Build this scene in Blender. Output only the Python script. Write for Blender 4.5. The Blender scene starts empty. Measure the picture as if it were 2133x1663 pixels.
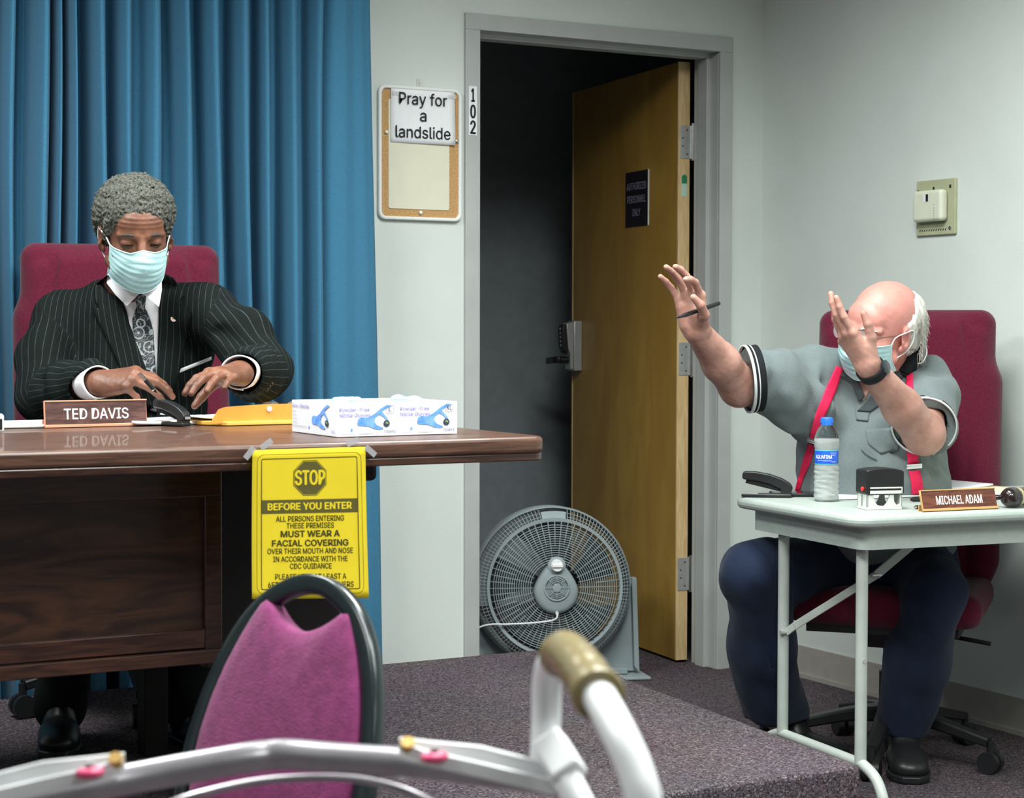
import bpy, math, random
import numpy as np
from mathutils import Vector, Matrix
from mathutils.bvhtree import BVHTree
random.seed(7)
rng = np.random.RandomState(5)
SC = bpy.context.scene
COL = SC.collection

# ------------------------------------------------------------------ camera
F = 3874.0; CX = 1066.5; CY = 831.5
YAW = math.radians(28.58); PIT = math.atan(137.5 / F); ROL = 0.002
CAM = np.array([0.0, 0.0, 1.165])
fh = np.array([math.sin(YAW), math.cos(YAW), 0]); r0 = np.array([math.cos(YAW), -math.sin(YAW), 0])
FW = fh * math.cos(PIT) - np.array([0, 0, math.sin(PIT)]); u0 = np.cross(r0, FW)
RT = r0 * math.cos(ROL) + u0 * math.sin(ROL); UP = u0 * math.cos(ROL) - r0 * math.sin(ROL)
cd = bpy.data.cameras.new('camera'); cam = bpy.data.objects.new('camera', cd); COL.objects.link(cam)
cam.matrix_world = Matrix(((RT[0], UP[0], -FW[0], CAM[0]), (RT[1], UP[1], -FW[1], CAM[1]), (RT[2], UP[2], -FW[2], CAM[2]), (0, 0, 0, 1)))
cd.sensor_width = 36; cd.lens = F / 2133 * 36; cd.clip_start = 0.05; cd.clip_end = 60
cd.dof.use_dof = True; cd.dof.focus_distance = 4.6; cd.dof.aperture_fstop = 9.0
SC.camera = cam

# ------------------------------------------------------------------ light
w = bpy.data.worlds.new('world'); SC.world = w; w.use_nodes = True
w.node_tree.nodes['Background'].inputs[0].default_value = (0.9, 0.95, 1, 1)
w.node_tree.nodes['Background'].inputs[1].default_value = 0.02
def area(x, y, z, sx, sy, power, col=(0.96, 1.0, 0.97)):
    l = bpy.data.lights.new('ceiling_lamp', 'AREA'); l.shape = 'RECTANGLE'; l.size = sx; l.size_y = sy
    l.energy = power; l.color = col; l.spread = math.radians(165)
    o = bpy.data.objects.new('ceiling_lamp', l); o.location = (x, y, z); COL.objects.link(o); return o
for (x, y, p) in ((0.6, 3.7, 72), (2.35, 3.2, 76), (-1.2, 2.2, 55), (1.3, 1.6, 80), (2.5, 0.9, 48), (0.3, -1.2, 30), (2.6, -1.6, 25)):
    area(x, y, 2.70, 0.6, 1.2, p)
SC.view_settings.view_transform = 'Standard'; SC.view_settings.look = 'None'
SC.view_settings.exposure = -0.03; SC.view_settings.gamma = 1.0; SC.view_settings.use_curve_mapping = False
SC.cycles.use_denoising = True
SC.cycles.max_bounces = 8; SC.cycles.diffuse_bounces = 4; SC.cycles.transmission_bounces = 8

# ------------------------------------------------------------------ helpers
def V(*a): return np.array(a, float)
def nrm(v): v = np.asarray(v, float); return v / np.linalg.norm(v)
def ray(x, y): return FW + RT * ((x - CX) / F) + UP * ((CY - y) / F)
def at(x, y, D): return CAM + ray(x, y) * D
def onax(x, y, ax, v): d = ray(x, y); return CAM + d * ((v - CAM[ax]) / d[ax])
def onp(x, y, P, n): d = ray(x, y); return CAM + d * (np.dot(P - CAM, n) / np.dot(d, n))
def cv(r, u, b): return RT * r + UP * u - FW * b        # right, up, back-towards-viewer
def frame(x, y): x = nrm(x); z = nrm(np.cross(x, y)); return np.stack([x, np.cross(z, x), z], 1)  # columns x, y, z
WLOC = {}
class MB:
    def __init__(s): s.v = []; s.f = []
    def add(s, vs, fs):
        b = len(s.v); s.v += [tuple(map(float, p)) for p in vs]; s.f += [tuple(i + b for i in q) for q in fs]; return s
    def box(s, c, h, M=None):
        M = np.eye(3) if M is None else M; c = np.asarray(c, float)
        vs = [c + M @ (np.array(h) * np.array(k)) for k in ((-1,-1,-1),(1,-1,-1),(1,1,-1),(-1,1,-1),(-1,-1,1),(1,-1,1),(1,1,1),(-1,1,1))]
        fs = [(0,3,2,1),(4,5,6,7),(0,1,5,4),(1,2,6,5),(2,3,7,6),(3,0,4,7)]
        if np.linalg.det(M) < 0: fs = [q[::-1] for q in fs]
        return s.add(vs, fs)
    def bb(s, x0, x1, y0, y1, z0, z1): return s.box(((x0+x1)/2, (y0+y1)/2, (z0+z1)/2), ((x1-x0)/2, (y1-y0)/2, (z1-z0)/2))
    def tube(s, pts, r, n=12, closed=False, flat=None, cap=True, up=None):
        pts = [np.asarray(p, float) for p in pts]; m = len(pts); rs = r if hasattr(r, '__len__') else [r] * m
        T = []
        for i in range(m):
            a = pts[(i-1) % m] if (closed or i > 0) else pts[i]; b = pts[(i+1) % m] if (closed or i < m-1) else pts[i]
            T.append(nrm(b - a))
        nv = up if up is not None else (V(0,0,1) if abs(T[0][2]) < .9 else V(1,0,0))
        vs = []
        for i in range(m):
            if up is None: nv = nrm(nv - T[i] * np.dot(nv, T[i])); a = nv
            else: a = nrm(up - T[i] * np.dot(up, T[i]))
            b = np.cross(T[i], a)
            for k in range(n):
                t = 2 * math.pi * k / n; ca, sb = math.cos(t), math.sin(t)
                if flat:
                    e = 0.45; ca = math.copysign(abs(ca) ** e, ca) * flat[0]; sb = math.copysign(abs(sb) ** e, sb) * flat[1]
                vs.append(pts[i] + (a * ca + b * sb) * rs[i])
        fs = []
        for i in range(m if closed else m-1):
            j = (i+1) % m
            for k in range(n): l = (k+1) % n; fs.append((i*n+k, i*n+l, j*n+l, j*n+k))
        if not closed and cap: fs.append(tuple(range(n))[::-1]); fs.append(tuple((m-1)*n + k for k in range(n)))
        return s.add(vs, fs)
    def cyl(s, a, b, r, r2=None, n=16): return s.tube([a, b], [r, r if r2 is None else r2], n)
    def lathe(s, o, M, prof, n=32, cap=True):        # prof (radius, height) along M's z
        o = np.asarray(o, float); vs = []; fs = []; m = len(prof)
        for (r, h) in prof:
            for k in range(n):
                t = 2*math.pi*k/n; vs.append(o + M @ V(r*math.cos(t), r*math.sin(t), h))
        for i in range(m-1):
            for k in range(n): l = (k+1) % n; fs.append((i*n+k, i*n+l, (i+1)*n+l, (i+1)*n+k))
        if cap: fs.append(tuple(range(n))[::-1]); fs.append(tuple((m-1)*n+k for k in range(n)))
        return s.add(vs, fs)
    def prism(s, pts, d, fl=False):                  # polygon extruded by vector d
        n = len(pts); p = [np.asarray(q, float) for q in pts]; d = np.asarray(d, float)
        vs = p + [q + d for q in p]; fs = [tuple(range(n)), tuple(range(2*n-1, n-1, -1))]
        fs += [((i+1) % n, i, n+i, n+(i+1) % n) for i in range(n)]
        return s.add(vs, fs)
    def grid(s, fn, nu, nv, cu=False):
        vs = [fn(i/(nu if cu else nu-1), j/(nv-1)) for i in range(nu) for j in range(nv)]; fs = []
        for i in range(nu if cu else nu-1):
            k = (i+1) % nu
            for j in range(nv-1): fs.append((i*nv+j, k*nv+j, k*nv+j+1, i*nv+j+1))
        return s.add(vs, fs)
def link(name, me, m, parent, smooth, bev, sol, ang, kind):
    ob = bpy.data.objects.new(name, me); COL.objects.link(ob)
    if m: me.materials.append(m)
    pl = WLOC[parent.name] if parent else V(0,0,0)
    n = len(me.vertices); co = np.empty(n*3, np.float32); me.vertices.foreach_get('co', co); co = co.reshape(-1,3)
    c = (co.min(0) + co.max(0)) / 2; me.vertices.foreach_set('co', (co - c).ravel()); me.update()
    ob.location = c - pl; WLOC[ob.name] = c.astype(float)
    if parent: ob.parent = parent
    if kind: ob['kind'] = kind
    if sol: q = ob.modifiers.new('s', 'SOLIDIFY'); q.thickness = sol; q.offset = 0
    if bev: q = ob.modifiers.new('b', 'BEVEL'); q.width = bev; q.segments = 3; q.limit_method = 'ANGLE'
    if smooth:
        me.shade_smooth()
        if ang: me.set_sharp_from_angle(angle=math.radians(ang))
    return ob
def fixn(me):
    import bmesh
    b = bmesh.new(); b.from_mesh(me); bmesh.ops.recalc_face_normals(b, faces=b.faces); b.to_mesh(me); b.free()
def obj(name, mb, m, parent=None, smooth=True, bev=0, sol=0, ang=35, kind=None):
    me = bpy.data.meshes.new(name); me.from_pydata(mb.v, [], mb.f); fixn(me); me.update()
    return link(name, me, m, parent, smooth, bev, sol, ang, kind)
def tag(o, label, cat, group=None):
    o['label'] = label; o['category'] = cat
    if group: o['group'] = group
    return o
def thing(name, label, cat, loc, group=None):
    o = bpy.data.objects.new(name, None); COL.objects.link(o); o.location = loc; o.empty_display_size = .05
    WLOC[o.name] = np.array(loc, float); return tag(o, label, cat, group)
def struct(name, mb, m, parent=None, **k): k.setdefault('smooth', False); return obj(name, mb, m, parent, kind=None if parent else 'structure', **k)

# ---- materials
def mat(name, col, rough=.5, spec=.5, metal=0, noise=0, nscale=20, bump=0, bscale=200, trans=0, ior=1.45, coat=0, col2=None, stretch=(1,1,1), sheen=0, sss=0, alpha=1):
    m = bpy.data.materials.new(name); m.use_nodes = True; t = m.node_tree; N = t.nodes; L = t.links; b = N['Principled BSDF']
    b.inputs['Base Color'].default_value = (*col, 1); b.inputs['Roughness'].default_value = rough
    b.inputs['Specular IOR Level'].default_value = spec; b.inputs['Metallic'].default_value = metal
    b.inputs['Transmission Weight'].default_value = trans; b.inputs['IOR'].default_value = ior; b.inputs['Coat Weight'].default_value = coat
    b.inputs['Sheen Weight'].default_value = sheen; b.inputs['Alpha'].default_value = alpha
    if sss: b.inputs['Subsurface Weight'].default_value = sss; b.inputs['Subsurface Radius'].default_value = (1, .35, .2); b.inputs['Subsurface Scale'].default_value = .008
    tc = N.new('ShaderNodeTexCoord'); mp = N.new('ShaderNodeMapping'); L.new(tc.outputs['Object'], mp.inputs[0]); mp.inputs['Scale'].default_value = stretch
    if noise or col2:
        n = N.new('ShaderNodeTexNoise'); n.inputs['Scale'].default_value = nscale; n.inputs['Detail'].default_value = 4; L.new(mp.outputs[0], n.inputs['Vector'])
        r = N.new('ShaderNodeValToRGB'); L.new(n.outputs['Fac'], r.inputs[0])
        r.color_ramp.elements[0].position = .35; r.color_ramp.elements[1].position = .65
        c2 = col2 if col2 else tuple(min(1, c*(1+noise)) for c in col); c1 = col if col2 else tuple(c*(1-noise) for c in col)
        r.color_ramp.elements[0].color = (*c1, 1); r.color_ramp.elements[1].color = (*c2, 1); L.new(r.outputs[0], b.inputs['Base Color'])
    if bump:
        n = N.new('ShaderNodeTexNoise'); n.inputs['Scale'].default_value = bscale; n.inputs['Detail'].default_value = 3; L.new(mp.outputs[0], n.inputs['Vector'])
        u = N.new('ShaderNodeBump'); u.inputs['Strength'].default_value = bump; u.inputs['Distance'].default_value = .004
        L.new(n.outputs['Fac'], u.inputs['Height']); L.new(u.outputs[0], b.inputs['Normal'])
    return m
def wood(name, c1, c2, axis=0, scale=6, rough=.35, coat=.2, st=12, dist=3.5):
    m = mat(name, c1, rough, .5, coat=coat); t = m.node_tree; N = t.nodes; L = t.links; b = N['Principled BSDF']
    mp = [n for n in N if n.type == 'MAPPING'][0]; s = [st]*3; s[axis] = 1; mp.inputs['Scale'].default_value = s
    w = N.new('ShaderNodeTexNoise'); w.inputs['Scale'].default_value = scale; w.inputs['Detail'].default_value = 6; w.inputs['Distortion'].default_value = dist*.3
    L.new(mp.outputs[0], w.inputs['Vector'])
    r = N.new('ShaderNodeValToRGB'); r.color_ramp.elements[0].position = .38; r.color_ramp.elements[1].position = .62
    r.color_ramp.elements[0].color = (*c1, 1); r.color_ramp.elements[1].color = (*c2, 1); L.new(w.outputs['Fac'], r.inputs[0]); L.new(r.outputs[0], b.inputs['Base Color'])
    return m
def mathn(N, L, op, a, b=None, c=None):
    n = N.new('ShaderNodeMath'); n.operation = op
    for i, q in enumerate((a, b, c)):
        if q is None: continue
        if isinstance(q, (int, float)): n.inputs[i].default_value = q
        else: L.new(q, n.inputs[i])
    return n.outputs[0]
def carpet():
    m = mat('carpet', (.1,.08,.09), .95, .1, bump=.8, bscale=380); t = m.node_tree; N = t.nodes; L = t.links; b = N['Principled BSDF']
    tc = [n for n in N if n.type == 'TEX_COORD'][0]
    v = N.new('ShaderNodeTexVoronoi'); v.inputs['Scale'].default_value = 260; L.new(tc.outputs['Object'], v.inputs['Vector'])
    r = N.new('ShaderNodeValToRGB'); e = r.color_ramp.elements
    sp = N.new('ShaderNodeSeparateColor'); L.new(v.outputs['Color'], sp.inputs[0]); L.new(sp.outputs[0], r.inputs[0])
    e[0].position = 0; e[0].color = (.030,.024,.030,1); e[1].position = 1; e[1].color = (.25,.23,.235,1)
    for p, c in ((.3, (.075,.058,.068)), (.55, (.125,.095,.10)), (.75, (.10,.092,.115)), (.9, (.18,.14,.145))):
        q = e.new(p); q.color = (*c, 1)
    n = N.new('ShaderNodeTexNoise'); n.inputs['Scale'].default_value = 3; L.new(tc.outputs['Object'], n.inputs['Vector'])
    mx = N.new('ShaderNodeMix'); mx.data_type = 'RGBA'; mx.blend_type = 'MULTIPLY'; mx.inputs[0].default_value = .25
    L.new(r.outputs[0], mx.inputs[6]); L.new(n.outputs['Color'], mx.inputs[7]); L.new(mx.outputs[2], b.inputs['Base Color'])
    return m
def sc(*c): return tuple(((x/255)/12.92 if x/255 <= .04045 else ((x/255+.055)/1.055)**2.4) for x in c)   # sRGB bytes
M_wall = mat('wall_paint', (.62,.67,.64), .8, .3, noise=.03, nscale=3, bump=.15, bscale=150)
M_ceil = mat('ceiling_tile', (.75,.76,.73), .9, .2, bump=.3, bscale=60)
M_carpet = carpet()
M_trim = mat('frame_paint', (.42,.44,.43), .45, .5, noise=.04, nscale=8, bump=.05, bscale=90)
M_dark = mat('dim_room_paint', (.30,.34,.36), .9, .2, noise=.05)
M_base = mat('vinyl_base', (.34,.32,.29), .5, .4, noise=.05)
M_birch = wood('birch_veneer', (.36,.20,.036), (.44,.26,.052), axis=2, scale=2.2, rough=.42, coat=.15, st=3)
M_birche = wood('birch_edge', (.55,.38,.18), (.68,.50,.27), axis=2, scale=8, rough=.5, coat=0, st=10)
M_desk = wood('walnut_dark', (.022,.008,.005), (.058,.022,.012), axis=0, scale=7, rough=.28, coat=.3, st=10)
M_desktop = wood('walnut_top', (.050,.022,.014), (.11,.052,.032), axis=0, scale=9, rough=.38, coat=.15, st=14)
M_steel = mat('brushed_steel', (.50,.51,.50), .38, .5, .6, noise=.06, nscale=60)
M_chrome = mat('chrome', (.75,.75,.75), .15, .5, 1)
M_black = mat('black_plastic', (.012,.013,.014), .38, .5, noise=.1)
M_blackm = mat('black_matt', (.010,.011,.012), .75, .3, noise=.1)
M_white = mat('white_plastic', (.78,.80,.78), .4, .5, noise=.02)
M_paper = mat('paper', (.80,.82,.84), .8, .2, noise=.02)
M_ink = mat('dark_ink', (.015,.017,.02), .7, .2, noise=.05)
M_wall2 = mat('low_bounce_paint', (.30,.31,.30), .9, .2, noise=.03)  # unseen left and front walls, darkened to cut bounced light
M_burg = mat('burgundy_fabric', (.095,.006,.023), .9, .2, noise=.22, nscale=250, bump=.35, bscale=420, sheen=.15)
M_cgrey = mat('fan_grey', (.27,.32,.335), .5, .4, noise=.04)
M_tbl = mat('table_plastic', (.35,.40,.37), .45, .4, noise=.04, nscale=60, bump=.12, bscale=350)
M_tleg = mat('table_leg_enamel', (.38,.42,.39), .35, .5, noise=.04)

# ---- text (Blender's own bundled sans serif, or its default face)
try: FONT = bpy.data.fonts.load(bpy.utils.system_resource('DATAFILES', path='fonts') + '/Inter.woff2')
except Exception: FONT = None
CAPH = None
def rawtext(body, align='LEFT'):
    c = bpy.data.curves.new('t', 'FONT'); c.body = body; c.size = 1; c.align_x = align; c.resolution_u = 3
    if FONT: c.font = FONT
    t = bpy.data.objects.new('t', c); COL.objects.link(t)
    me = bpy.data.meshes.new_from_object(t.evaluated_get(bpy.context.evaluated_depsgraph_get())); bpy.data.objects.remove(t)
    n = len(me.vertices); co = np.empty(n*3, np.float32); me.vertices.foreach_get('co', co); return me, co.reshape(-1,3).astype(float)
def text(body, parent, o, M, h, m, align='CENTER', wid=None, sx=1, bold=0, name='lettering', depth=.0004, wrap=None):
    """h cap height, wid total width (metres), bold stroke thickening (share of h)"""
    global CAPH
    if CAPH is None: CAPH = float(np.ptp(rawtext('H')[1][:,1]))
    me, co = rawtext(body); fs = [tuple(p.vertices) for p in me.polygons]; bpy.data.meshes.remove(me)
    k = h/CAPH; co *= k; w0 = np.ptp(co[:,0]); co[:,0] -= co[:,0].min()
    co[:,0] *= (wid/w0) if wid else sx
    if align == 'CENTER': co[:,0] -= np.ptp(co[:,0])/2
    n = len(co); sh = [(0,0)] if not bold else [(-1,0),(1,0),(0,-.6),(0,.6)]
    C_ = np.concatenate([co + V(a*bold*h, b_*bold*h, 0) for a, b_ in sh]); F_ = [tuple(i+q*n for i in f) for q in range(len(sh)) for f in fs]
    C_[:,2] = depth + np.repeat(np.arange(len(sh)), n)*.00004; P = np.array([wrap(a, b_, d_) for a, b_, d_ in C_]) if wrap else np.asarray(o) + C_ @ M.T
    me = bpy.data.meshes.new(name); me.from_pydata([tuple(p) for p in P], [], F_); me.update()
    return link(name, me, m, parent, False, 0, 0, 0, None)
def rrect(w, h, r, n=5):
    P = []
    for cx, cy, a0 in ((w-r, h-r, 0), (-w+r, h-r, 90), (-w+r, -h+r, 180), (w-r, -h+r, 270)):
        for i in range(n+1): a = math.radians(a0 + 90*i/n); P.append((cx + r*math.cos(a), cy + r*math.sin(a)))
    return P
def flat(mb, o, M, pts, z0, z1):      # 2D polygon in frame M at o, from z0 to z1
    return mb.prism([o + M @ V(x, y, z0) for x, y in pts], M @ V(0, 0, z1 - z0))
def ringpoly(mb, o, M, outer, inner, z0, z1):
    n = len(outer); vs = []; 
    for z in (z0, z1):
        for P in (outer, inner): vs += [o + M @ V(x, y, z) for x, y in P]
    fs = []
    for i in range(n):
        j = (i+1) % n
        fs += [(i, j, n+j, n+i), (2*n+i, 3*n+i, 3*n+j, 2*n+j), (i, 2*n+i, 2*n+j, j), (n+i, n+j, 3*n+j, 3*n+i)]
    return mb.add(vs, fs)
def stroke(P, w):       # open 2D polyline -> closed thin polygon
    P = [V(*p) for p in P]; L = []; R = []
    for i in range(len(P)):
        t = nrm(P[min(i+1, len(P)-1)] - P[max(i-1, 0)]); n = V(-t[1], t[0]); L.append(P[i] + n*w/2); R.append(P[i] - n*w/2)
    return [tuple(q) for q in L + R[::-1]]
def spl(P, n=8):        # catmull-rom through points
    P = [np.asarray(p, float) for p in P]; Q = [2*P[0]-P[1]] + P + [2*P[-1]-P[-2]]; out = []
    for i in range(1, len(Q)-2):
        for k in range(n):
            t = k/n; a, b, c, d = Q[i-1], Q[i], Q[i+1], Q[i+2]
            out.append(.5*((2*b) + (c-a)*t + (2*a-5*b+4*c-d)*t*t + (-a+3*b-3*c+d)*t**3))
    return out + [P[-1]]
# ------------------------------------------------------------------ signed-distance modelling
class SDF:
    def __init__(s): s.ops = []; s.disp = None
    def cap(s, a, b, ra, rb=None, k=.01, op='u'):
        rb = ra if rb is None else rb; a = np.asarray(a, float); b = np.asarray(b, float); ab = b - a; L2 = max(1e-9, ab @ ab)
        def f(P):
            q = P - a; t = np.clip(q @ ab / L2, 0, 1); return np.linalg.norm(q - t[:, None]*ab, axis=1) - (ra + (rb-ra)*t)
        s.ops.append((op, f, (a+b)/2, math.sqrt(L2)/2 + max(ra, rb), k)); return s
    def ell(s, c, r, M=None, k=.01, op='u'):
        c = np.asarray(c, float); r = np.asarray(r, float)
        def f(P):
            q = P - c
            if M is not None: q = q @ M
            k0 = np.linalg.norm(q/r, axis=1); k1 = np.linalg.norm(q/(r*r), axis=1); return k0*(k0-1)/np.maximum(k1, 1e-9)
        s.ops.append((op, f, c, max(r), k)); return s
    def cut(s, c, n, rad):      # remove everything beyond a plane, inside a sphere of radius rad
        c = np.asarray(c, float); n = nrm(n)
        def f(P): return np.maximum(-((P - c) @ n), np.linalg.norm(P - c, axis=1) - rad)
        s.ops.append(('s', f, c, rad, .004)); return s
    def box(s, c, h, r, M=None, k=.01, op='u'):
        c = np.asarray(c, float); h = np.asarray(h, float) - r
        def f(P):
            q = P - c
            if M is not None: q = q @ M
            q = np.abs(q) - h; return np.linalg.norm(np.maximum(q, 0), axis=1) + np.minimum(q.max(1), 0) - r
        s.ops.append((op, f, c, np.linalg.norm(h) + r, k)); return s
    def chain(s, pts, rs, k=.01, op='u'):
        for i in range(len(pts)-1): s.cap(pts[i], pts[i+1], rs[i], rs[i+1], k, op)
        return s
    def mesh(s, res, pad=.02, clip=None):
        U = [o for o in s.ops if o[0] == 'u']
        lo = np.min([o[2]-o[3] for o in U], 0) - pad; hi = np.max([o[2]+o[3] for o in U], 0) + pad
        if clip is not None: lo = np.maximum(lo, clip[0]); hi = np.minimum(hi, clip[1])
        n = np.ceil((hi-lo)/res).astype(int) + 1; B = 10
        A = np.full(n, 1.0, np.float32); cen = [((lo[i] + res*np.arange(n[i]))) for i in range(3)]
        R = res*B*math.sqrt(3)/2
        C = np.array([o[2] for o in s.ops]); RR = np.array([o[3] for o in s.ops]); K = np.array([o[4] for o in s.ops])
        isU = np.array([o[0] == 'u' for o in s.ops])
        for i in range(0, n[0], B):
            X = cen[0][i:i+B]
            for j in range(0, n[1], B):
                Y = cen[1][j:j+B]
                for l in range(0, n[2], B):
                    Z = cen[2][l:l+B]; c = V(X.mean(), Y.mean(), Z.mean())
                    rel = np.linalg.norm(C - c, axis=1) - RR - K*1.2 - .012 < R
                    if not (rel & isU).any(): continue
                    # cheap centre test
                    d0 = s.evalp(c[None], rel)[0]
                    if abs(d0) > R*1.6 + .03: A[i:i+B, j:j+B, l:l+B] = d0; continue
                    g = np.stack(np.meshgrid(X, Y, Z, indexing='ij'), -1); P = g.reshape(-1, 3)
                    A[i:i+B, j:j+B, l:l+B] = s.evalp(P, rel, True).reshape(g.shape[:3])
        return surfnet(A, lo, res)
    def evalp(s, P, rel, full=False):
        d = None; big = np.full(len(P), 1.0)
        d = big
        for ok, (op, f, c, r, k) in zip(rel, s.ops):
            if not ok: continue
            e = f(P)
            if op == 'u':
                h = np.maximum(k - np.abs(d-e), 0)/k; d = np.minimum(d, e) - h*h*k*.25
            else:
                e = -e; h = np.maximum(k - np.abs(d-e), 0)/k; d = np.maximum(d, e) + h*h*k*.25
        if full and s.disp is not None: d = d + s.disp(P)
        return d
def surfnet(A, lo, res):
    S = A < 0; nx, ny, nz = A.shape
    c = S[:-1,:-1,:-1].astype(np.int8)
    for i, j, k in ((1,0,0),(0,1,0),(0,0,1),(1,1,0),(1,0,1),(0,1,1),(1,1,1)): c = c + S[i:nx-1+i, j:ny-1+j, k:nz-1+k]
    act = np.argwhere((c > 0) & (c < 8)); idx = np.full(c.shape, -1, np.int32); idx[tuple(act.T)] = np.arange(len(act))
    acc = np.zeros((len(act), 3)); cnt = np.zeros(len(act))
    offs = [(i, j, k) for i in (0,1) for j in (0,1) for k in (0,1)]
    for a in offs:
        for ax in range(3):
            if a[ax] == 1: continue
            b = list(a); b[ax] = 1
            va = A[act[:,0]+a[0], act[:,1]+a[1], act[:,2]+a[2]]; vb = A[act[:,0]+b[0], act[:,1]+b[1], act[:,2]+b[2]]
            m = (va < 0) != (vb < 0); t = np.where(m, va/np.where(m, va-vb, 1), 0)
            p = np.tile(np.array(a, float), (len(act), 1)); p[:, ax] += t
            acc += p*m[:, None]; cnt += m
    v = lo + (act + acc/cnt[:, None])*res
    Fs = []
    for ax in range(3):
        s0 = [slice(None)]*3; s1 = [slice(None)]*3; s0[ax] = slice(0, -1); s1[ax] = slice(1, None)
        a, b = S[tuple(s0)], S[tuple(s1)]; e = np.argwhere(a != b)
        o1, o2 = [(1,2),(2,0),(0,1)][ax]
        e = e[(e[:, o1] > 0) & (e[:, o2] > 0) & (e[:, o1] < A.shape[o1]-1) & (e[:, o2] < A.shape[o2]-1)]
        q = []
        for d1, d2 in ((0,0),(1,0),(1,1),(0,1)):
            f = e.copy(); f[:, o1] -= d1; f[:, o2] -= d2; q.append(idx[f[:,0], f[:,1], f[:,2]])
        q = np.stack(q, 1); fl = a[e[:,0], e[:,1], e[:,2]]
        q[~fl] = q[~fl][:, ::-1]; Fs.append(q)
    Fs = np.concatenate(Fs); Fs = Fs[(Fs >= 0).all(1)]
    return v, Fs
def mesh_np(name, v, f, m, parent=None, kind=None, attr=None):
    me = bpy.data.meshes.new(name); me.vertices.add(len(v)); me.vertices.foreach_set('co', v.astype(np.float32).ravel())
    me.loops.add(f.size); me.loops.foreach_set('vertex_index', f.astype(np.int32).ravel())
    me.polygons.add(len(f)); me.polygons.foreach_set('loop_start', np.arange(0, f.size, 4, dtype=np.int32)); me.update(calc_edges=True)
    for k, a in (attr or {}).items():
        at_ = me.attributes.new(k, 'FLOAT', 'POINT'); at_.data.foreach_set('value', a.astype(np.float32))
    return link(name, me, m, parent, True, 0, 0, 0, kind)
def bvh(v, f): return BVHTree.FromPolygons([tuple(p) for p in v], [tuple(map(int, q)) for q in f])
def hit(B, x, y, off=.003, D=None):
    d = nrm(ray(x, y)); h = B.ray_cast(Vector(CAM), Vector(d))
    if h[0] is None: return at(x, y, D) if D else None
    return np.array(h[0]) - d*off
def patch(mb, B, Lc, Rc, nu, nv, off, D=None, th=.003, sm=2):
    """cloth strip laid on a body: left and right outline (photo pixels) -> conforming sheet with thickness"""
    Lc = resamp(Lc, nv); Rc = resamp(Rc, nv); G = np.zeros((nu, nv, 3)); 
    for i in range(nu):
        for j in range(nv):
            a = i/(nu-1); x = Lc[j][0]*(1-a)+Rc[j][0]*a; y = Lc[j][1]*(1-a)+Rc[j][1]*a
            p = hit(B, x, y, off, None); G[i, j] = p if p is not None else np.nan
    Dp = (G - CAM) @ FW; dm = D if D else np.nanmedian(Dp)
    for i in range(nu):
        for j in range(nv):
            if np.isnan(Dp[i, j]) or abs(Dp[i, j]-dm) > .25:
                a = i/(nu-1); G[i, j] = at(Lc[j][0]*(1-a)+Rc[j][0]*a, Lc[j][1]*(1-a)+Rc[j][1]*a, dm); Dp[i, j] = dm
    for _ in range(sm):
        E = Dp.copy(); E[1:-1] = (Dp[:-2]+2*Dp[1:-1]+Dp[2:])/4; E[:, 1:-1] = (E[:, :-2]+2*E[:, 1:-1]+E[:, 2:])/4; Dp = np.minimum(E, Dp+.002)
    G = CAM + (G-CAM)*(Dp/((G-CAM) @ FW))[..., None]
    K = G + FW*th; vs = [p for g in (G, K) for r in g for p in r]; fs = []; N = nu*nv
    for i in range(nu-1):
        for j in range(nv-1):
            a = (i*nv+j, i*nv+j+1, (i+1)*nv+j+1, (i+1)*nv+j); fs += [a, tuple(q+N for q in a[::-1])]
    rim = [j for j in range(nv)] + [i*nv+nv-1 for i in range(1, nu)] + [(nu-1)*nv+j for j in range(nv-2, -1, -1)] + [i*nv for i in range(nu-2, 0, -1)]
    for a, b in zip(rim, rim[1:]+rim[:1]): fs.append((b, a, a+N, b+N))
    return mb.add(vs, fs)
def resamp(P, n):
    P = np.array(P, float); s = np.r_[0, np.cumsum(np.linalg.norm(np.diff(P, axis=0), axis=1))]; t = np.linspace(0, s[-1], n)
    return np.stack([np.interp(t, s, P[:, i]) for i in range(P.shape[1])], 1)
def sines(seed, n, kmin, kmax, amp, aniso=(1,1,1)):
    r = np.random.RandomState(seed); K = r.randn(n, 3)*np.array(aniso); K /= np.linalg.norm(K, axis=1)[:, None]; K *= r.uniform(kmin, kmax, n)[:, None]
    ph = r.uniform(0, 6.28, n); w = amp/n**.5
    return lambda P: (np.sin(P @ K.T + ph)).sum(1)*w
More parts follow.
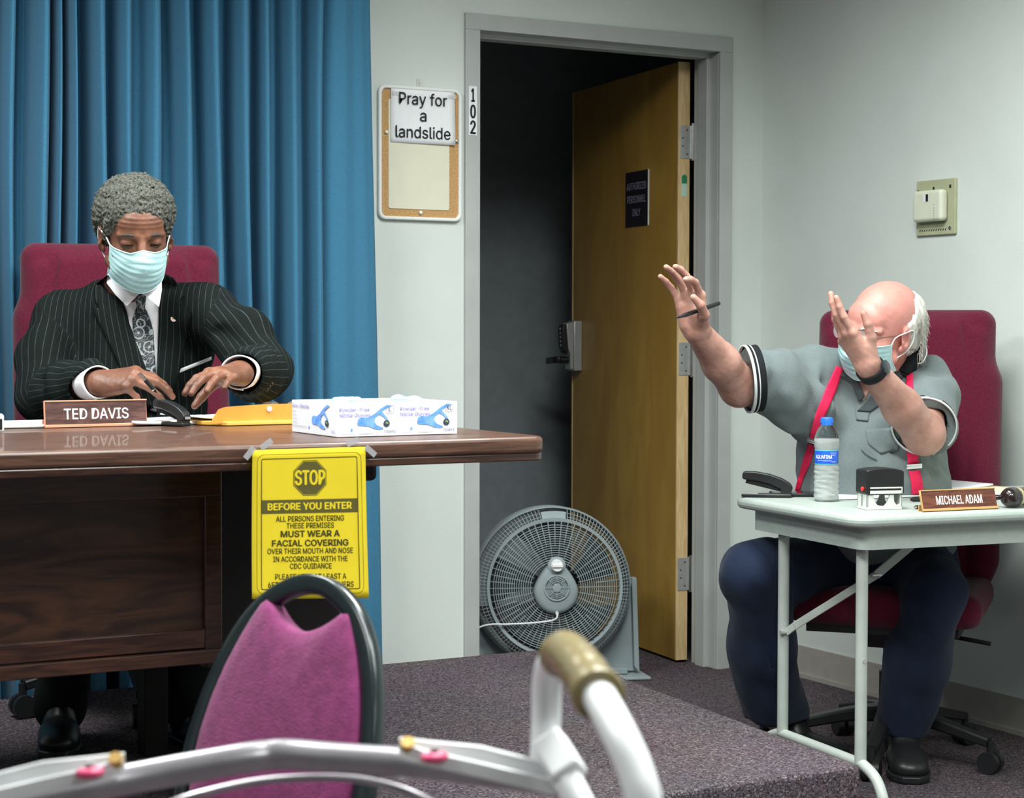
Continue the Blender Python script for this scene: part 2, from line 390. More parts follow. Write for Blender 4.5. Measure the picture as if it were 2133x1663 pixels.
def hand(S, W, yd, zd, side, curl, spread, thumb, sc_=1.0, k=.005):
    y = nrm(yd); x = nrm(np.cross(y, zd)); z = np.cross(x, y); x = x*side
    Lw = lambda a, b, c: W + (x*a + y*b + z*c)*sc_
    kn = [(.029,.084,.0), (.010,.090,.003), (-.010,.086,.002), (-.028,.076,-.003)]
    ln = [(.044,.026,.021), (.049,.029,.022), (.045,.027,.021), (.035,.021,.019)]; rd = [.0092, .0095, .009, .008]
    for i in range(4):
        S.cap(Lw(kn[i][0]*.55, .005, -.002), Lw(*kn[i]), .018*sc_, .0115*sc_, .014)
        S.ell(Lw(kn[i][0], kn[i][1], kn[i][2]+.002), V(.0105,.0105,.0095)*sc_, None, .006)
    S.cap(Lw(-.020,.02,-.012), Lw(-.022,.06,-.010), .014*sc_, .011*sc_, .012)
    tips = []
    for i in range(4):
        p = V(*kn[i]); a = 0; sp = math.radians(spread[i])
        for j in range(3):
            a += math.radians(curl[i][j]); d = V(math.sin(sp)*math.cos(a), math.cos(sp)*math.cos(a), -math.sin(a)); q = p + d*ln[i][j]
            ra, rb = rd[i]*(1, .93, .86)[j], rd[i]*(.93, .86, .74)[j]
            S.cap(Lw(*p), Lw(*q), ra*sc_, rb*sc_, .007 if j == 0 else .003); p = q
        tips.append(Lw(*p))
    p = V(.020,.022,-.010); S.ell(Lw(.020,.035,-.012), V(.018,.026,.014)*sc_, np.stack([x, y, z], 1), .014)
    for j, (l, ra, rb) in enumerate(((.040,.0135,.0118), (.032,.0112,.0102), (.026,.0102,.0078))):
        d = nrm(V(*thumb[j])); q = p + d*l; S.cap(Lw(*p), Lw(*q), ra*sc_, rb*sc_, .012 if j == 0 else .004); p = q
    tips.append(Lw(*p)); return tips
def head(S, C, X, Fd, U, s=1.0, nose=1.0, jowl=0):
    """X = the person's left, Fd = facing, U = up; C = mid-head at eye height"""
    M = np.stack([X, Fd, U], 1); L = lambda x, y, z: C + M @ (V(x, y, z)*s); r = lambda *a: V(*a)*s
    S.ell(L(0,-.020,.036), r(.075,.095,.080), M, .01)
    S.ell(L(0,.005,-.005), r(.068,.080,.075), M, .02)
    S.ell(L(0,.030,-.045), r(.056+jowl,.058,.066), M, .02)
    S.ell(L(0,.035,-.080), r(.042+jowl,.044,.034), M, .02)
    S.ell(L(0,.072,-.100), r(.020,.016,.016), M, .018)
    S.ell(L(0,.060,.040), r(.050,.028,.035), M, .02)                       # forehead
    for q in (-1, 1):
        S.ell(L(q*.044,.052,-.032), r(.020,.024,.020), M, .018)              # cheekbone
        S.ell(L(q*.033,.088,.000), r(.018,.014,.0125), M, .010, 's')         # socket
        S.cap(L(q*.012,.084,.017), L(q*.050,.066,.016), .0085*s, .007*s, .010)  # brow
        S.ell(L(q*.032,.0700,-.001), r(.0165,.0150,.0125), M, .004)          # closed lid and eyeball
        S.ell(L(q*.032,.0795,-.0065), r(.0135,.0065,.0016), M, .0025, 's')   # slit
        S.cap(L(q*.020,.077,-.017), L(q*.042,.070,-.016), .0042*s, .0035*s, .006)   # lower lid bag
        S.ell(L(q*.080,-.004,-.008), r(.0085,.021,.033), np.stack([nrm(X*math.cos(.35)+Fd*math.sin(.35)*q*-1), nrm(Fd*math.cos(.35)+X*math.sin(.35)*q), U], 1), .006)   # ear
        S.ell(L(q*.086,.004,-.004), r(.006,.010,.019), M, .004, 's')
        S.ell(L(q*.078,.008,-.033), r(.006,.009,.009), M, .005)              # lobe
        S.cap(L(q*.060,.020,-.060), L(q*.036,.055,-.092), .016*s, .014*s, .018)  # jawline
    S.cap(L(0,.084,.010), L(0,.104*nose,-.028), .0088*s, .0120*s, .008)      # nose
    for q in (-1, 1): S.ell(L(q*.012,.098*nose,-.032), r(.0085,.010,.008), M, .005); S.ell(L(q*.007,.103,-.040), r(.004,.006,.004), M, .003, 's')
    S.ell(L(0,.088,-.060), r(.024,.010,.006), M, .006); S.ell(L(0,.086,-.071), r(.021,.010,.007), M, .006)
    S.ell(L(0,.100,-.0655), r(.024,.010,.0018), M, .003, 's')
    return L
# ------------------------------------------------------------------ room
YW = 5.299; XR = 3.8775; H = 2.75
DL, DR, DT = 2.762, 3.690, 2.130          # clear opening of the door frame
b = MB(); b.bb(-2.6, 6.0, -3.2, 8.2, -.06, 0); struct('floor', b, M_carpet)
b = MB(); b.bb(-2.6, 6.0, -3.2, 8.2, H, H+.06); struct('ceiling', b, M_ceil)
b = MB(); b.bb(-2.6, DL-.03, YW, YW+.13, 0, H); b.bb(DR+.03, 6.0, YW, YW+.13, 0, H); b.bb(DL-.03, DR+.03, YW, YW+.13, DT+.03, H)
struct('wall_back', b, M_wall)
b = MB(); b.bb(XR, XR+.12, -3.2, YW, 0, H); struct('wall_right', b, M_wall)
b = MB(); b.bb(-2.6, -2.5, -3.2, YW, 0, H); struct('wall_left', b, M_wall2)
b = MB(); b.bb(-2.6, XR, -3.2, -3.1, 0, H); struct('wall_front', b, M_wall2)
# dim side room behind the open door
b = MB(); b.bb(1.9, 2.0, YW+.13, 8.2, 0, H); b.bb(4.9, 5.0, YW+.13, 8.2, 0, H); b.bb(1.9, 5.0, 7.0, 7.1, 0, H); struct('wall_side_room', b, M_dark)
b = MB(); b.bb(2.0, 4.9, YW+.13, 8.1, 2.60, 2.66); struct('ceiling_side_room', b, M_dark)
# baseboards
b = MB(); b.bb(XR-.008, XR, -3.1, YW, 0, .105); b.bb(XR-.020, XR-.008, -3.1, YW, 0, .014); struct('baseboard_right', b, M_base)
b = MB(); b.bb(-2.5, DL-.056, YW-.008, YW, 0, .105); b.bb(DR+.056, XR-.008, YW-.008, YW, 0, .105); struct('baseboard_back', b, M_base)
# steel door frame: face, rabbet, stop
b = MB(); y0, y1 = YW-.014, YW+.145
def jamb(x, s):                            # s = +1 right, -1 left ; x = clear edge
    a, c = sorted((x, x+s*.052)); b.bb(a, c, y0, y0+.014, 0, DT)
    a, c = sorted((x, x+s*.03)); b.bb(a, c, y0+.014, y1, 0, DT)
    a, c = sorted((x-s*.016, x+s*.001)); b.bb(a, c, YW+.045, YW+.100, 0, DT-.016)
jamb(DL, -1); jamb(DR, 1)
b.bb(DL-.052, DR+.052, y0, y0+.014, DT, DT+.052); b.bb(DL-.03, DR+.03, y0+.014, y1, DT, DT+.03); b.bb(DL, DR, YW+.045, YW+.100, DT-.016, DT+.001)
fr = struct('trim_door_frame', b, M_trim, bev=.002)
# raised platform covered in carpet
b = MB(); b.prism([V(-2.5,3.24,.003), V(2.662,3.249,.003), V(2.801,4.918,.003), V(-2.5,4.918,.003)], V(0,0,.197))
pf = struct('platform', b, M_carpet, bev=.012); pf['label'] = 'low carpeted stage platform under the desk'
# ------------------------------------------------------------------ open door leaf
hx, hy = 3.680, 5.458; th = math.radians(6.5); dd = V(math.sin(th), math.cos(th), 0); dn = V(-math.cos(th), math.sin(th), 0)   # along leaf, face normal (towards us)
def dp(u, n, z): return V(hx, hy, 0) + dd*u + dn*n + V(0, 0, z)
Md = np.stack([dd, V(0,0,1), dn], 1)      # x along leaf, y up, z outward
door = thing('door_1', 'open birch veneer door leaf swung into the dim side room', 'door', (hx, hy, 0)); door['kind'] = 'structure'; del door['category']
b = MB(); b.box(dp(.455, .022, 1.062), (.450, 1.052, .020), Md); obj('door_panel', b, M_birch, door, smooth=False)
b = MB(); b.box(dp(.002, .022, 1.062), (.0035, 1.052, .0222), Md); b.box(dp(.909, .022, 1.062), (.004, 1.052, .0222), Md)
obj('edge_band', b, M_birche, door, smooth=False)['label'] = 'pale birch edge strip of the door'
for z in (1.835, 1.075, .315):
    hg = MB(); hg.box(dp(-.003, .013, z), (.0015, .058, .026), Md); hg.box(dp(-.003, -.030, z), (.0015, .058, .022), Md)
    ho = obj('hinge', hg, M_steel, door, smooth=False, bev=.001)
    b = MB()
    for k in range(5): b.cyl(dp(-.007, -.010, z-.060+.0245*k), dp(-.007, -.010, z-.060+.0245*k+.0225), .0068)
    b.cyl(dp(-.007, -.010, z-.064), dp(-.007, -.010, z+.066), .0052); obj('knuckle', b, M_chrome, ho)
    b = MB()
    for k, n in enumerate((.011, .028, .028, .011)): b.cyl(dp(-.0045, n, z-.042+.028*k), dp(-.0055, n, z-.042+.028*k), .0028, n=8)
    obj('screws', b, M_ink, ho)
# black engraved plate on the leaf
pc = dp(.33, .042, 1.658); Mf = np.stack([-dd, V(0,0,1), dn], 1)
Mf = np.stack([-dd, V(0,0,1), dn], 1)
b = MB(); b.box(pc + dn*.001, (.094, .101, .0016), Mf); ps = obj('sign_plate', b, mat('engraved_black', (.012,.011,.016), .35, .5, noise=.05), door, smooth=False)
b = MB(); b.box(pc - dd*.0955 + dn*.001, (.0022, .101, .0018), Mf); obj('plate_edge', b, M_white, ps, smooth=False)
M_dimtx = mat('engraved_letters', (.36,.34,.46), .6, .2, noise=.02)
# reading direction: seen from the hall the far edge of the leaf is on the left
Mt = np.stack([-dd, V(0,0,1), np.cross(-dd, V(0,0,1))], 1)
for s, z, w_ in (('AUTHORIZED', .034, .160), ('PERSONNEL', -.014, .152), ('ONLY', -.062, .066)):
    text(s, ps, pc + dn*.0032 + V(0,0,z-.0), Mt, .026, M_dimtx, wid=w_)
# sticker on hinge edge
ec = dp(-.0022, .020, 1.68); Me = np.stack([-dn*-1, V(0,0,1), -dd], 1)
b = MB(); P = [(-.011,-.035),(.011,-.035),(.011,.030)] + [(.011*math.cos(a), .030+.012*math.sin(a)) for a in np.linspace(0, math.pi, 9)[1:-1]] + [(-.011,.030)]
flat(b, ec, Me, P, 0, .0004); st = obj('sticker', b, mat('sticker_pale', (.42,.62,.50), .5, noise=.05), door, smooth=False)
b = MB(); P = [(-.0105,.010),(.0105,.010),(.0105,.030)] + [(.0105*math.cos(a), .030+.0115*math.sin(a)) for a in np.linspace(0, math.pi, 9)[1:-1]] + [(-.0105,.030)]
flat(b, ec, Me, P, .0004, .0007); b2 = obj('sticker_top', b, mat('sticker_green', (.02,.20,.09), .5, noise=.05), st, smooth=False)
# keypad lock with lever
lk = dp(.845, .042, 1.115); ML = np.stack([-dd, V(0,0,1), dn], 1)
S_ = lambda x, y, z: lk + ML @ V(x, y, z)
M_lock = mat('lock_silver', (.42,.44,.44), .35, .5, .5, noise=.04)
b = MB(); b.box(S_(0, 0, .018), (.030, .098, .018), ML); lo = obj('lock_housing', b, M_lock, door, bev=.004)
b = MB(); ol = [(.036,-.092),(.036,.094),(.062,.088),(.066,.085),(.058,-.010),(.050,-.030),(.050,-.092)]
b.prism([S_(-.026, y, z) for z, y in ol], ML @ V(.052, 0, 0)); obj('keypad_body', b, M_lock, lo, bev=.003)
b = MB(); ol = [(.066,.086),(.078,.082),(.082,.060),(.078,-.008),(.066,-.030),(.060,-.032),(.058,-.010)]
b.prism([S_(-.024, y, z) for z, y in ol], ML @ V(.048, 0, 0)); kb = obj('keypad_face', b, M_black, lo, bev=.003)
b = MB()
for i in range(5): b.cyl(S_(0, .066-.016*i, .078-.001*i), S_(0, .066-.016*i, .0845-.001*i), .004, n=8)
obj('buttons', b, M_steel, kb)
b = MB(); b.cyl(S_(0, -.055, .034), S_(0, -.055, .084), .013); b.tube(spl([S_(0,-.055,.078), S_(-.015,-.055,.094), S_(-.06,-.057,.092), S_(-.112,-.060,.086)]), .0105, 12, flat=(1.25, .8), up=V(0,0,1))
obj('lever', b, M_black, lo)
b = MB(); b.cyl(S_(0, -.055, .036), S_(0, -.055, .05), .018); obj('rose', b, M_chrome, lo)
# ------------------------------------------------------------------ curtain
def curtain():
    edges = [.24,.33,.42,.50,.60,.69,.78,.86,.95,1.04,1.13, 1.190, 1.248, 1.330, 1.366, 1.404, 1.487, 1.560, 1.648, 1.735, 1.830, 1.919, 1.986, 2.072, 2.152, 2.358]
    r = np.random.RandomState(3); nE = len(edges)-1; per = 34
    prof = [(0,-1.0),(.08,-1.05),(.20,-.75),(.36,-.55),(.50,-.62),(.58,-.30),(.66,.40),(.76,.95),(.88,1.0),(.95,.75),(.985,.2)]
    X = []; Dd = []
    for i in range(nE):
        a = .055 + .028*r.rand(); wv = .85+.3*r.rand(); last = i == nE-1
        for k in range(per):
            p = k/per; X.append(edges[i] + (edges[i+1]-edges[i])*(p + (.10*math.exp(-((p-.97)/.05)**2) if not last else 0)))
            d = np.interp(p, [q[0] for q in prof], [q[1] for q in prof])
            if last: d = np.interp(p, [0,.06,.2,.4,.6,.8,1], [-1,.1,.55,.7,.45,.6,.3])
            Dd.append(a*d*wv)
    X = np.array(X); Dd = np.array(Dd); ke = np.array([.25,.5,.25])
    for _ in range(2): Dd[1:-1] = np.convolve(Dd, ke, 'valid')
    Z = np.linspace(.07, 2.66, 30); n = len(X); vs = []
    for z in Z:
        u = (z-.07)/2.6
        sway = .009*np.sin(1.7*z + X*7) + .004*np.sin(4*z + X*19)
        for k in range(n):
            amp = 1 + .22*math.sin(X[k]*13 + z*1.5) - .1*u
            edge = min(1, max(0, (X[k]-2.17)/.16))
            vs.append((X[k] + sway[k]*(1-edge) - edge*(.050*(u-.43)+.022), 5.150 - Dd[k]*amp*(1-.4*edge) + sway[k]*.5, z))
    fs = [(j*n+k, j*n+k+1, (j+1)*n+k+1, (j+1)*n+k) for j in range(len(Z)-1) for k in range(n-1)]
    b = MB(); b.add(vs, fs); return b
M_curt = mat('blue_drape', sc(56,110,140), .85, .25, noise=.10, nscale=500, bump=.25, bscale=350, sheen=.1, stretch=(1,1,.5))
o = obj('curtain', curtain(), M_curt, None, sol=.002, ang=0); tag(o, 'long pleated blue curtain hanging behind the man in the suit', 'curtain')
rod = MB(); rod.cyl(V(.2,5.20,2.70), V(2.44,5.20,2.70), .014)
o = obj('curtain_rail', rod, M_white); tag(o, 'white ceiling rail carrying the blue curtain', 'curtain rail')
# ------------------------------------------------------------------ corkboard on the wall
bd = thing('notice_board', 'cork framed message board in a white rounded frame beside the doorway', 'notice board', (2.551, YW, 1.726))
Mw = np.stack([V(1,0,0), V(0,0,1), V(0,-1,0)], 1); bo = V(2.551, YW, 1.727)
b = MB(); ringpoly(b, bo, Mw, rrect(.145,.209,.024), rrect(.134,.198,.016), .001, .017); obj('frame', b, M_white, bd, bev=.004)
b = MB(); flat(b, bo, Mw, rrect(.1345,.1985,.016), .001, .009); obj('cork_panel', b, mat('cork', (.50,.30,.13), .9, .2, noise=.28, nscale=260, bump=.3, bscale=300), bd, smooth=False)
b = MB(); flat(b, bo + V(-.004,0,-.004), Mw, rrect(.106,.170,.008), .009, .0115); obj('writing_panel', b, mat('cream_board', (.70,.68,.54), .35, .5, noise=.02), bd, smooth=False)
b = MB(); b.tube(spl([bo+V(0,-.006,.205), bo+V(0,-.010,.222), bo+V(0,-.006,.232), bo+V(0,-.002,.214)]), .003, 8); b.box(bo+V(0,-.003,.222), (.008,.003,.013)); obj('hook', b, mat('clear_plastic', (.62,.64,.60), .3, .5), bd)
for (x, z, m, r) in ((-.118,.062,M_white,.0050), (.000,-.184,M_white,.0055), (.127,.046,M_chrome,.0052)):
    o_ = bo + V(x, -.009, z); b = MB(); b.lathe(o_, Mw, [(r*.6,0),(r*.6,.004),(r,.005),(r,.008),(r*.5,.0095)], 12)
    k_ = obj('push_pin', b, m); tag(k_, {-.118: 'white push pin in the cork left of the pray notice', .0: 'white push pin at the bottom of the cork frame', .127: 'dark silver push pin right of the pray notice'}[x], 'push pin')
pg = thing('paper_notice', 'white paper notice reading pray for a landslide, taped over the cork board', 'notice', (2.56, YW-.02, 1.86))
po = bo + V(.008, -.013, .118); Mp = frame(V(1,0,.0), V(0,0,1))
b = MB(); b.grid(lambda u, v: po + V((u-.5)*.222, -.001-.006*(1-v)*u, (v-.5)*.172), 12, 10); obj('sheet', b, M_paper, pg, sol=.0006, ang=0)
for s, z, w_ in (('Pray for', .034, .166), ('a', -.017, .022), ('landslide', -.070, .190)): text(s, pg, po + V(-.002, -.0045, z), Mw, .036, M_ink, bold=.012, wid=w_, depth=.003)
M_tape = mat('clear_tape', (.75,.75,.72), .25, .5, alpha=.35)
for x_ in (-.095, .10): b = MB(); b.box(po + V(x_,-.0060,.066), (.014,.0004,.006)); obj('tape', b, M_tape, pg, smooth=False)
# room number 102
rn = thing('room_number', 'vertical white strip with black room number 102 on the frame', 'door number', (2.734, YW-.015, 1.87))
b = MB(); b.box(V(2.7345, YW-.0152, 1.872), (.0145,.0008,.078)); obj('strip', b, M_paper, rn, smooth=False)
for s, z in (('1', 1.901), ('0', 1.849), ('2', 1.799)): text(s, rn, V(2.7345, YW-.0162, z), Mw, .041, M_ink, wid=.010 if s == '1' else .017, bold=.045)
# thermostat
ts = thing('thermostat', 'cream square wall thermostat on a beige plate, right of the doorway', 'thermostat', (XR, 4.394, 1.552))
Mr = np.stack([V(0,-1,0), V(0,0,1), V(-1,0,0)], 1); to = V(XR, 4.394, 1.552); T_ = lambda x, y, z: to + Mr @ V(x, y, z)
M_beige = mat('beige_plate', (.40,.42,.27), .5, .4, noise=.05); M_cream = mat('cream_plastic', (.66,.68,.55), .4, .5, noise=.02)
b = MB(); b.box(T_(0,0,.005), (.088,.085,.005), Mr); bp = obj('mounting_plate', b, M_beige, ts, bev=.003)
b = MB()
for i in range(12): b.prism([T_(-.072+.0105*i, -.072, .0101), T_(-.068+.0105*i, -.072, .0101), T_(-.064+.0105*i, -.066, .0101), T_(-.068+.0105*i, -.066, .0101)], Mr @ V(0,0,.0006))
for x, y in ((-.078,.052), (.066,.060), (-.008,.058)): b.box(T_(x, y, .0103), (.004,.005,.0005), Mr)
obj('slots', b, M_ink, bp, smooth=False, kind='stuff')
b = MB(); b.lathe(T_(.068,-.066,.010), Mr, [(.006,0),(.006,.002),(.002,.003)], 12); obj('screw', b, M_chrome, bp)
S = SDF(); S.box(T_(-.006,.004,.0255), (.066,.048,.0155), .012, Mr, .003); v, f = S.mesh(.002); cb = mesh_np('cover', v, f, M_cream, ts)
b = MB(); b.box(T_(-.012,.028,.0412), (.009,.012,.0006), Mr); obj('window', b, M_white, cb, smooth=False)
b = MB(); b.box(T_(-.003,.028,.0413), (.005,.011,.0008), Mr); obj('scale', b, M_ink, cb, smooth=False)
b = MB(); b.tube([T_(.012,.048,.0410), T_(.012,-.038,.0410)], .0006, 6); b.tube(spl([T_(.024,.004,.0412), T_(.028,.008,.0412), T_(.032,.004,.0412)]), .001, 6)
for i in range(5): b.box(T_(.029,-.004-.008*i,.0412), (.003,.0022,.0007), Mr)
obj('adjust_marks', b, mat('cream_dark', (.45,.47,.38), .5), cb, smooth=False)  # marks and joint line in a darker cream
# ------------------------------------------------------------------ executive desk
ZD = .96
dk = thing('executive_desk', 'dark walnut executive desk with overhanging top on the platform', 'desk', (.6, 3.7, .2))
b = MB(); ol = []
for i in range(24): x = -1.2 + 3.0*i/23; ol.append((x, 3.205 + .065*((x-1.5)/1.2)**2*.5 if x < 1.5 else 3.205))
ol += [(1.80+.03*math.sin(a), 3.245-.04*math.cos(a)) for a in np.linspace(.2, math.pi/2, 5)] + [(1.83, 4.19), (1.80, 4.22), (-1.2, 4.22)]
ol = [(x, y) for x, y in ol if x <= 1.831]
S_top = b.prism([V(x, y, ZD-.033) for x, y in ol], V(0,0,.033)); obj('desk_top', b, M_desktop, dk, bev=.008)
b = MB(); b.prism([V(x, y+.004, ZD-.048) for x, y in ol], V(0,0,.016)); obj('edge_moulding', b, M_desk, dk, bev=.003)
# front modesty panel, framed
yF = 3.45
b = MB(); b.bb(-1.1, 1.236, yF, yF+.03, .845, .912); obj('top_rail', b, M_desk, dk, smooth=False, bev=.003)
b = MB(); b.bb(-1.1, 1.205, yF+.012, yF+.026, .585, .848); obj('front_panel', b, wood('walnut_figured', (.018,.007,.004), (.060,.024,.011), axis=0, scale=3.2, rough=.35, coat=.2, st=5, dist=9), dk, smooth=False)
b = MB(); b.bb(1.200, 1.236, yF, yF+.03, .52, .848); obj('stile', b, M_desk, dk, smooth=False, bev=.003)
b = MB(); b.bb(-1.1, 1.200, yF, yF+.03, .550, .588); b.bb(-1.1, 1.236, yF-.006, yF+.03, .520, .548); obj('bottom_rail', b, M_desk, dk, smooth=False, bev=.003)
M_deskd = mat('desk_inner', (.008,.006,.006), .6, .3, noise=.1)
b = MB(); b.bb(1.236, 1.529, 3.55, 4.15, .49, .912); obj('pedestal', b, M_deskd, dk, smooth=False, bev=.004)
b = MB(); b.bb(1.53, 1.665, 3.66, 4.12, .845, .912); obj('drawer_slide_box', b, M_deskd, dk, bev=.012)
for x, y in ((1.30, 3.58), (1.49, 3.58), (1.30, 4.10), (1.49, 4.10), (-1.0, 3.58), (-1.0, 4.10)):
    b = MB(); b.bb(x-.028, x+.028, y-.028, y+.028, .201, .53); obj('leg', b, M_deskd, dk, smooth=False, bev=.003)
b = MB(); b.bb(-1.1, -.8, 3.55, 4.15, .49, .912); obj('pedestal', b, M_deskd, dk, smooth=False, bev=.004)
# ------------------------------------------------------------------ yellow STOP notice
SY = 3.197
sg = thing('stop_notice', 'yellow STOP before you enter notice taped to the desk front edge', 'notice', (1.316, SY, .81))
c4 = [onax(x, y, 1, SY) for x, y in ((526,938), (761,931), (521,1247), (764,1245))]
def SP(u, v, off=0):         # u 0..1 left-right, v 0..1 bottom-top; hangs with a slight curl forward at its foot
    p = (c4[2]*(1-u)+c4[3]*u)*(1-v) + (c4[0]*(1-u)+c4[1]*u)*v; return p + V(0, -.010*(1-v)**2 - off, 0)
M_yel = mat('yellow_paper', (.60,.47,.020), .75, .2, noise=.02)
M_yink = mat('grey_print', (.055,.050,.012), .8, .2, noise=.04)
M_band = mat('olive_print', (.085,.075,.02), .8, .2, noise=.04)
b = MB(); b.grid(lambda u, v: SP(u, v), 14, 20); obj('sheet', b, M_yel, sg, sol=.0006, ang=0)
W_, H_ = .226, .28
def onsheet(b, P, o=.0008):
    n = len(P); b.add([SP(.5+x/W_, .5+y/H_, o) for x, y in P], [tuple(range(n))])
def ringS(b, A, B_, o=.0008):
    n = len(A); b.add([SP(.5+x/W_, .5+y/H_, o) for x, y in A+B_], [(i, (i+1) % n, n+(i+1) % n, n+i) for i in range(n)])
b = MB(); ringS(b, rrect(.104,.131,.014), rrect(.1033,.1303,.0135)); ringS(b, rrect(.096,.123,.004), rrect(.0945,.1215,.003))
obj('border', b, M_yink, sg, smooth=False)
oc = lambda r, y: [(r*math.cos(math.pi/8+i*math.pi/4), y+r*math.sin(math.pi/8+i*math.pi/4)) for i in range(8)]
b = MB(); onsheet(b, oc(.0330,.085)); ringS(b, oc(.0355,.085), oc(.0342,.085)); onsheet(b, [(-.095,.0195),(.095,.0195),(.095,.0450),(-.095,.0450)]); obj('printed_blocks', b, M_band, sg, smooth=False)
def stext(s, y, h, m, wid, bold=0, off=.0008): text(s, sg, V(0,0,0), np.eye(3), h, m, wid=wid, bold=bold, wrap=lambda a, c, d: SP(.5+a/W_, .5+(y+c)/H_, off+d))
stext('STOP', .0725, .0265, M_yel, .058, .05)
stext('BEFORE YOU ENTER', .0262, .0125, M_yel, .165, .07)
for s, y, h, sx, bo_ in (('ALL PERSONS ENTERING', .0045, .0098, .134, .025), ('THESE PREMISES', -.0085, .0098, .093, .025), ('MUST WEAR A', -.0245, .0112, .115, .06), ('FACIAL COVERING', -.0417, .0112, .149, .06),
    ('OVER THEIR MOUTH AND NOSE', -.0558, .0098, .167, .025), ('IN ACCORDANCE WITH THE', -.0707, .0098, .145, .025), ('CDC GUIDANCE', -.0840, .0098, .081, .025), ('PLEASE KEEP AT LEAST A', -.1035, .0098, .138, .025)):
    stext(s, y, h, M_yink, sx, bo_)
text('6FT DISTANCE FROM OTHERS', sg, V(0,0,0), np.eye(3), .0098, M_yink, wid=.166, bold=.025, wrap=lambda a, c, d: SP(.5+a/W_, .5+(-.1185+c)/H_, .0012))
for x, y, r in ((555,926,35), (735,921,20), (520,944,50), (772,940,-40)):
    p = onax(x, y, 1, SY-.003); b = MB(); b.box(p, (.013,.0055,.0004), frame(V(math.cos(math.radians(r)),0,math.sin(math.radians(r))), V(-math.sin(math.radians(r)),0,math.cos(math.radians(r)))))
    obj('tape', b, mat('frosted_tape', (.42,.42,.44), .4, .4, alpha=.55), sg, smooth=False)
# ------------------------------------------------------------------ name plates
def nameplate(name, label, P0, P1, h, lean, m_w, m_g, s, th_, sx):
    """P0, P1: bottom front corners"""
    x = nrm(P1-P0); L_ = np.linalg.norm(P1-P0); bk = nrm(np.cross(V(0,0,1), x)); upv = nrm(V(0,0,1) + bk*lean)
    t = thing(name, label, 'name plate', (P0+P1)/2); c = (P0+P1)/2; M = np.stack([x, upv, -np.cross(upv, x)*-1], 1); M = np.stack([x, upv, np.cross(x, upv)], 1)
    if M[:,2] @ bk > 0: M[:,2] *= -1
    G = lambda a, b_, c_: c + M @ V(a, b_, c_)
    b = MB(); b.box(G(0, h/2+.002, .0), (L_/2-.002, h/2-.002, .0012), M); pl_ = obj('wood_panel', b, m_w, t, smooth=False)
    b = MB(); b.box(G(0, .003, .001), (L_/2, .003, .0035), M); b.box(G(0, h-.0015, .001), (L_/2, .0015, .002), M); b.box(G(0, h/2, -.0022), (L_/2, h/2, .001), M)
    b.box(G(0,.0012,-.018), (L_/2,.0012,.018), frame(x, bk)); b.box(G(-L_/2+.001, h/2, .001), (.001, h/2, .002), M)
    obj('holder', b, m_g, t, bev=.0008)
    Mt_ = np.stack([x, upv, M[:,2]], 1); text(s, pl_, G(0, h*.30, 0), Mt_, th_, mat('white_letters', (.9,.9,.9), .5), wid=sx, bold=.018, depth=.0016)
    return t
M_plw = wood('plate_wood', (.060,.025,.022), (.12,.055,.045), axis=0, scale=14, rough=.35, coat=.1, st=8)
M_plw2 = wood('plate_wood_red', (.085,.022,.012), (.16,.050,.026), axis=0, scale=14, rough=.35, coat=.1, st=8)
P0 = V(1.017, 3.944, ZD+.001); P1 = V(1.246, 3.944+.012, ZD+.001)
nameplate('name_plate', 'brown name plate lettered TED DAVIS in copper holder on the dark desk', P0, P1, .058, .12, M_plw, mat('rose_gold', (.72,.33,.20), .35, .5, .4), 'TED DAVIS', .0225, .143)
# ------------------------------------------------------------------ desk items
def opt(x, y, z=ZD+.001): return onax(x, y, 2, z)
# papers under hands
def paper(name, label, c, hx_, hy_, rot, t=.004, m=M_paper, cat='paper', bend=0, z=None):
    M = frame(V(math.cos(rot), math.sin(rot), 0), V(-math.sin(rot), math.cos(rot), 0))
    b = MB(); b.grid(lambda u, v: c + M @ V((u-.5)*2*hx_, (v-.5)*2*hy_, t/2 + bend*((2*u-1)**2)), 10, 8)
    o = obj(name, b, m, None, sol=t, ang=0); return tag(o, label, cat)
paper('paper_stack', 'flat stack of white papers at the left end of the dark desk', V(.88, 4.06, ZD+.002), .20, .11, .03, .006)
paper('paper_stack', 'white papers between the name plate and the black stapler on the dark desk', V(1.33, 4.06, ZD+.002), .13, .12, .1, .006, bend=.004)
# clear topped box at left edge
cb_ = thing('desk_organizer', 'white and black box cut off at the left edge of the dark desk', 'box', (.80, 3.80, ZD))
b = MB(); b.box(V(.780, 3.86, ZD+.020), (.12,.055,.019)); obj('case', b, M_white, cb_, bev=.006)
b = MB(); b.box(V(.884, 3.8045, ZD+.018), (.011,.0012,.011)); obj('front_panel', b, M_ink, cb_, bev=.0008)
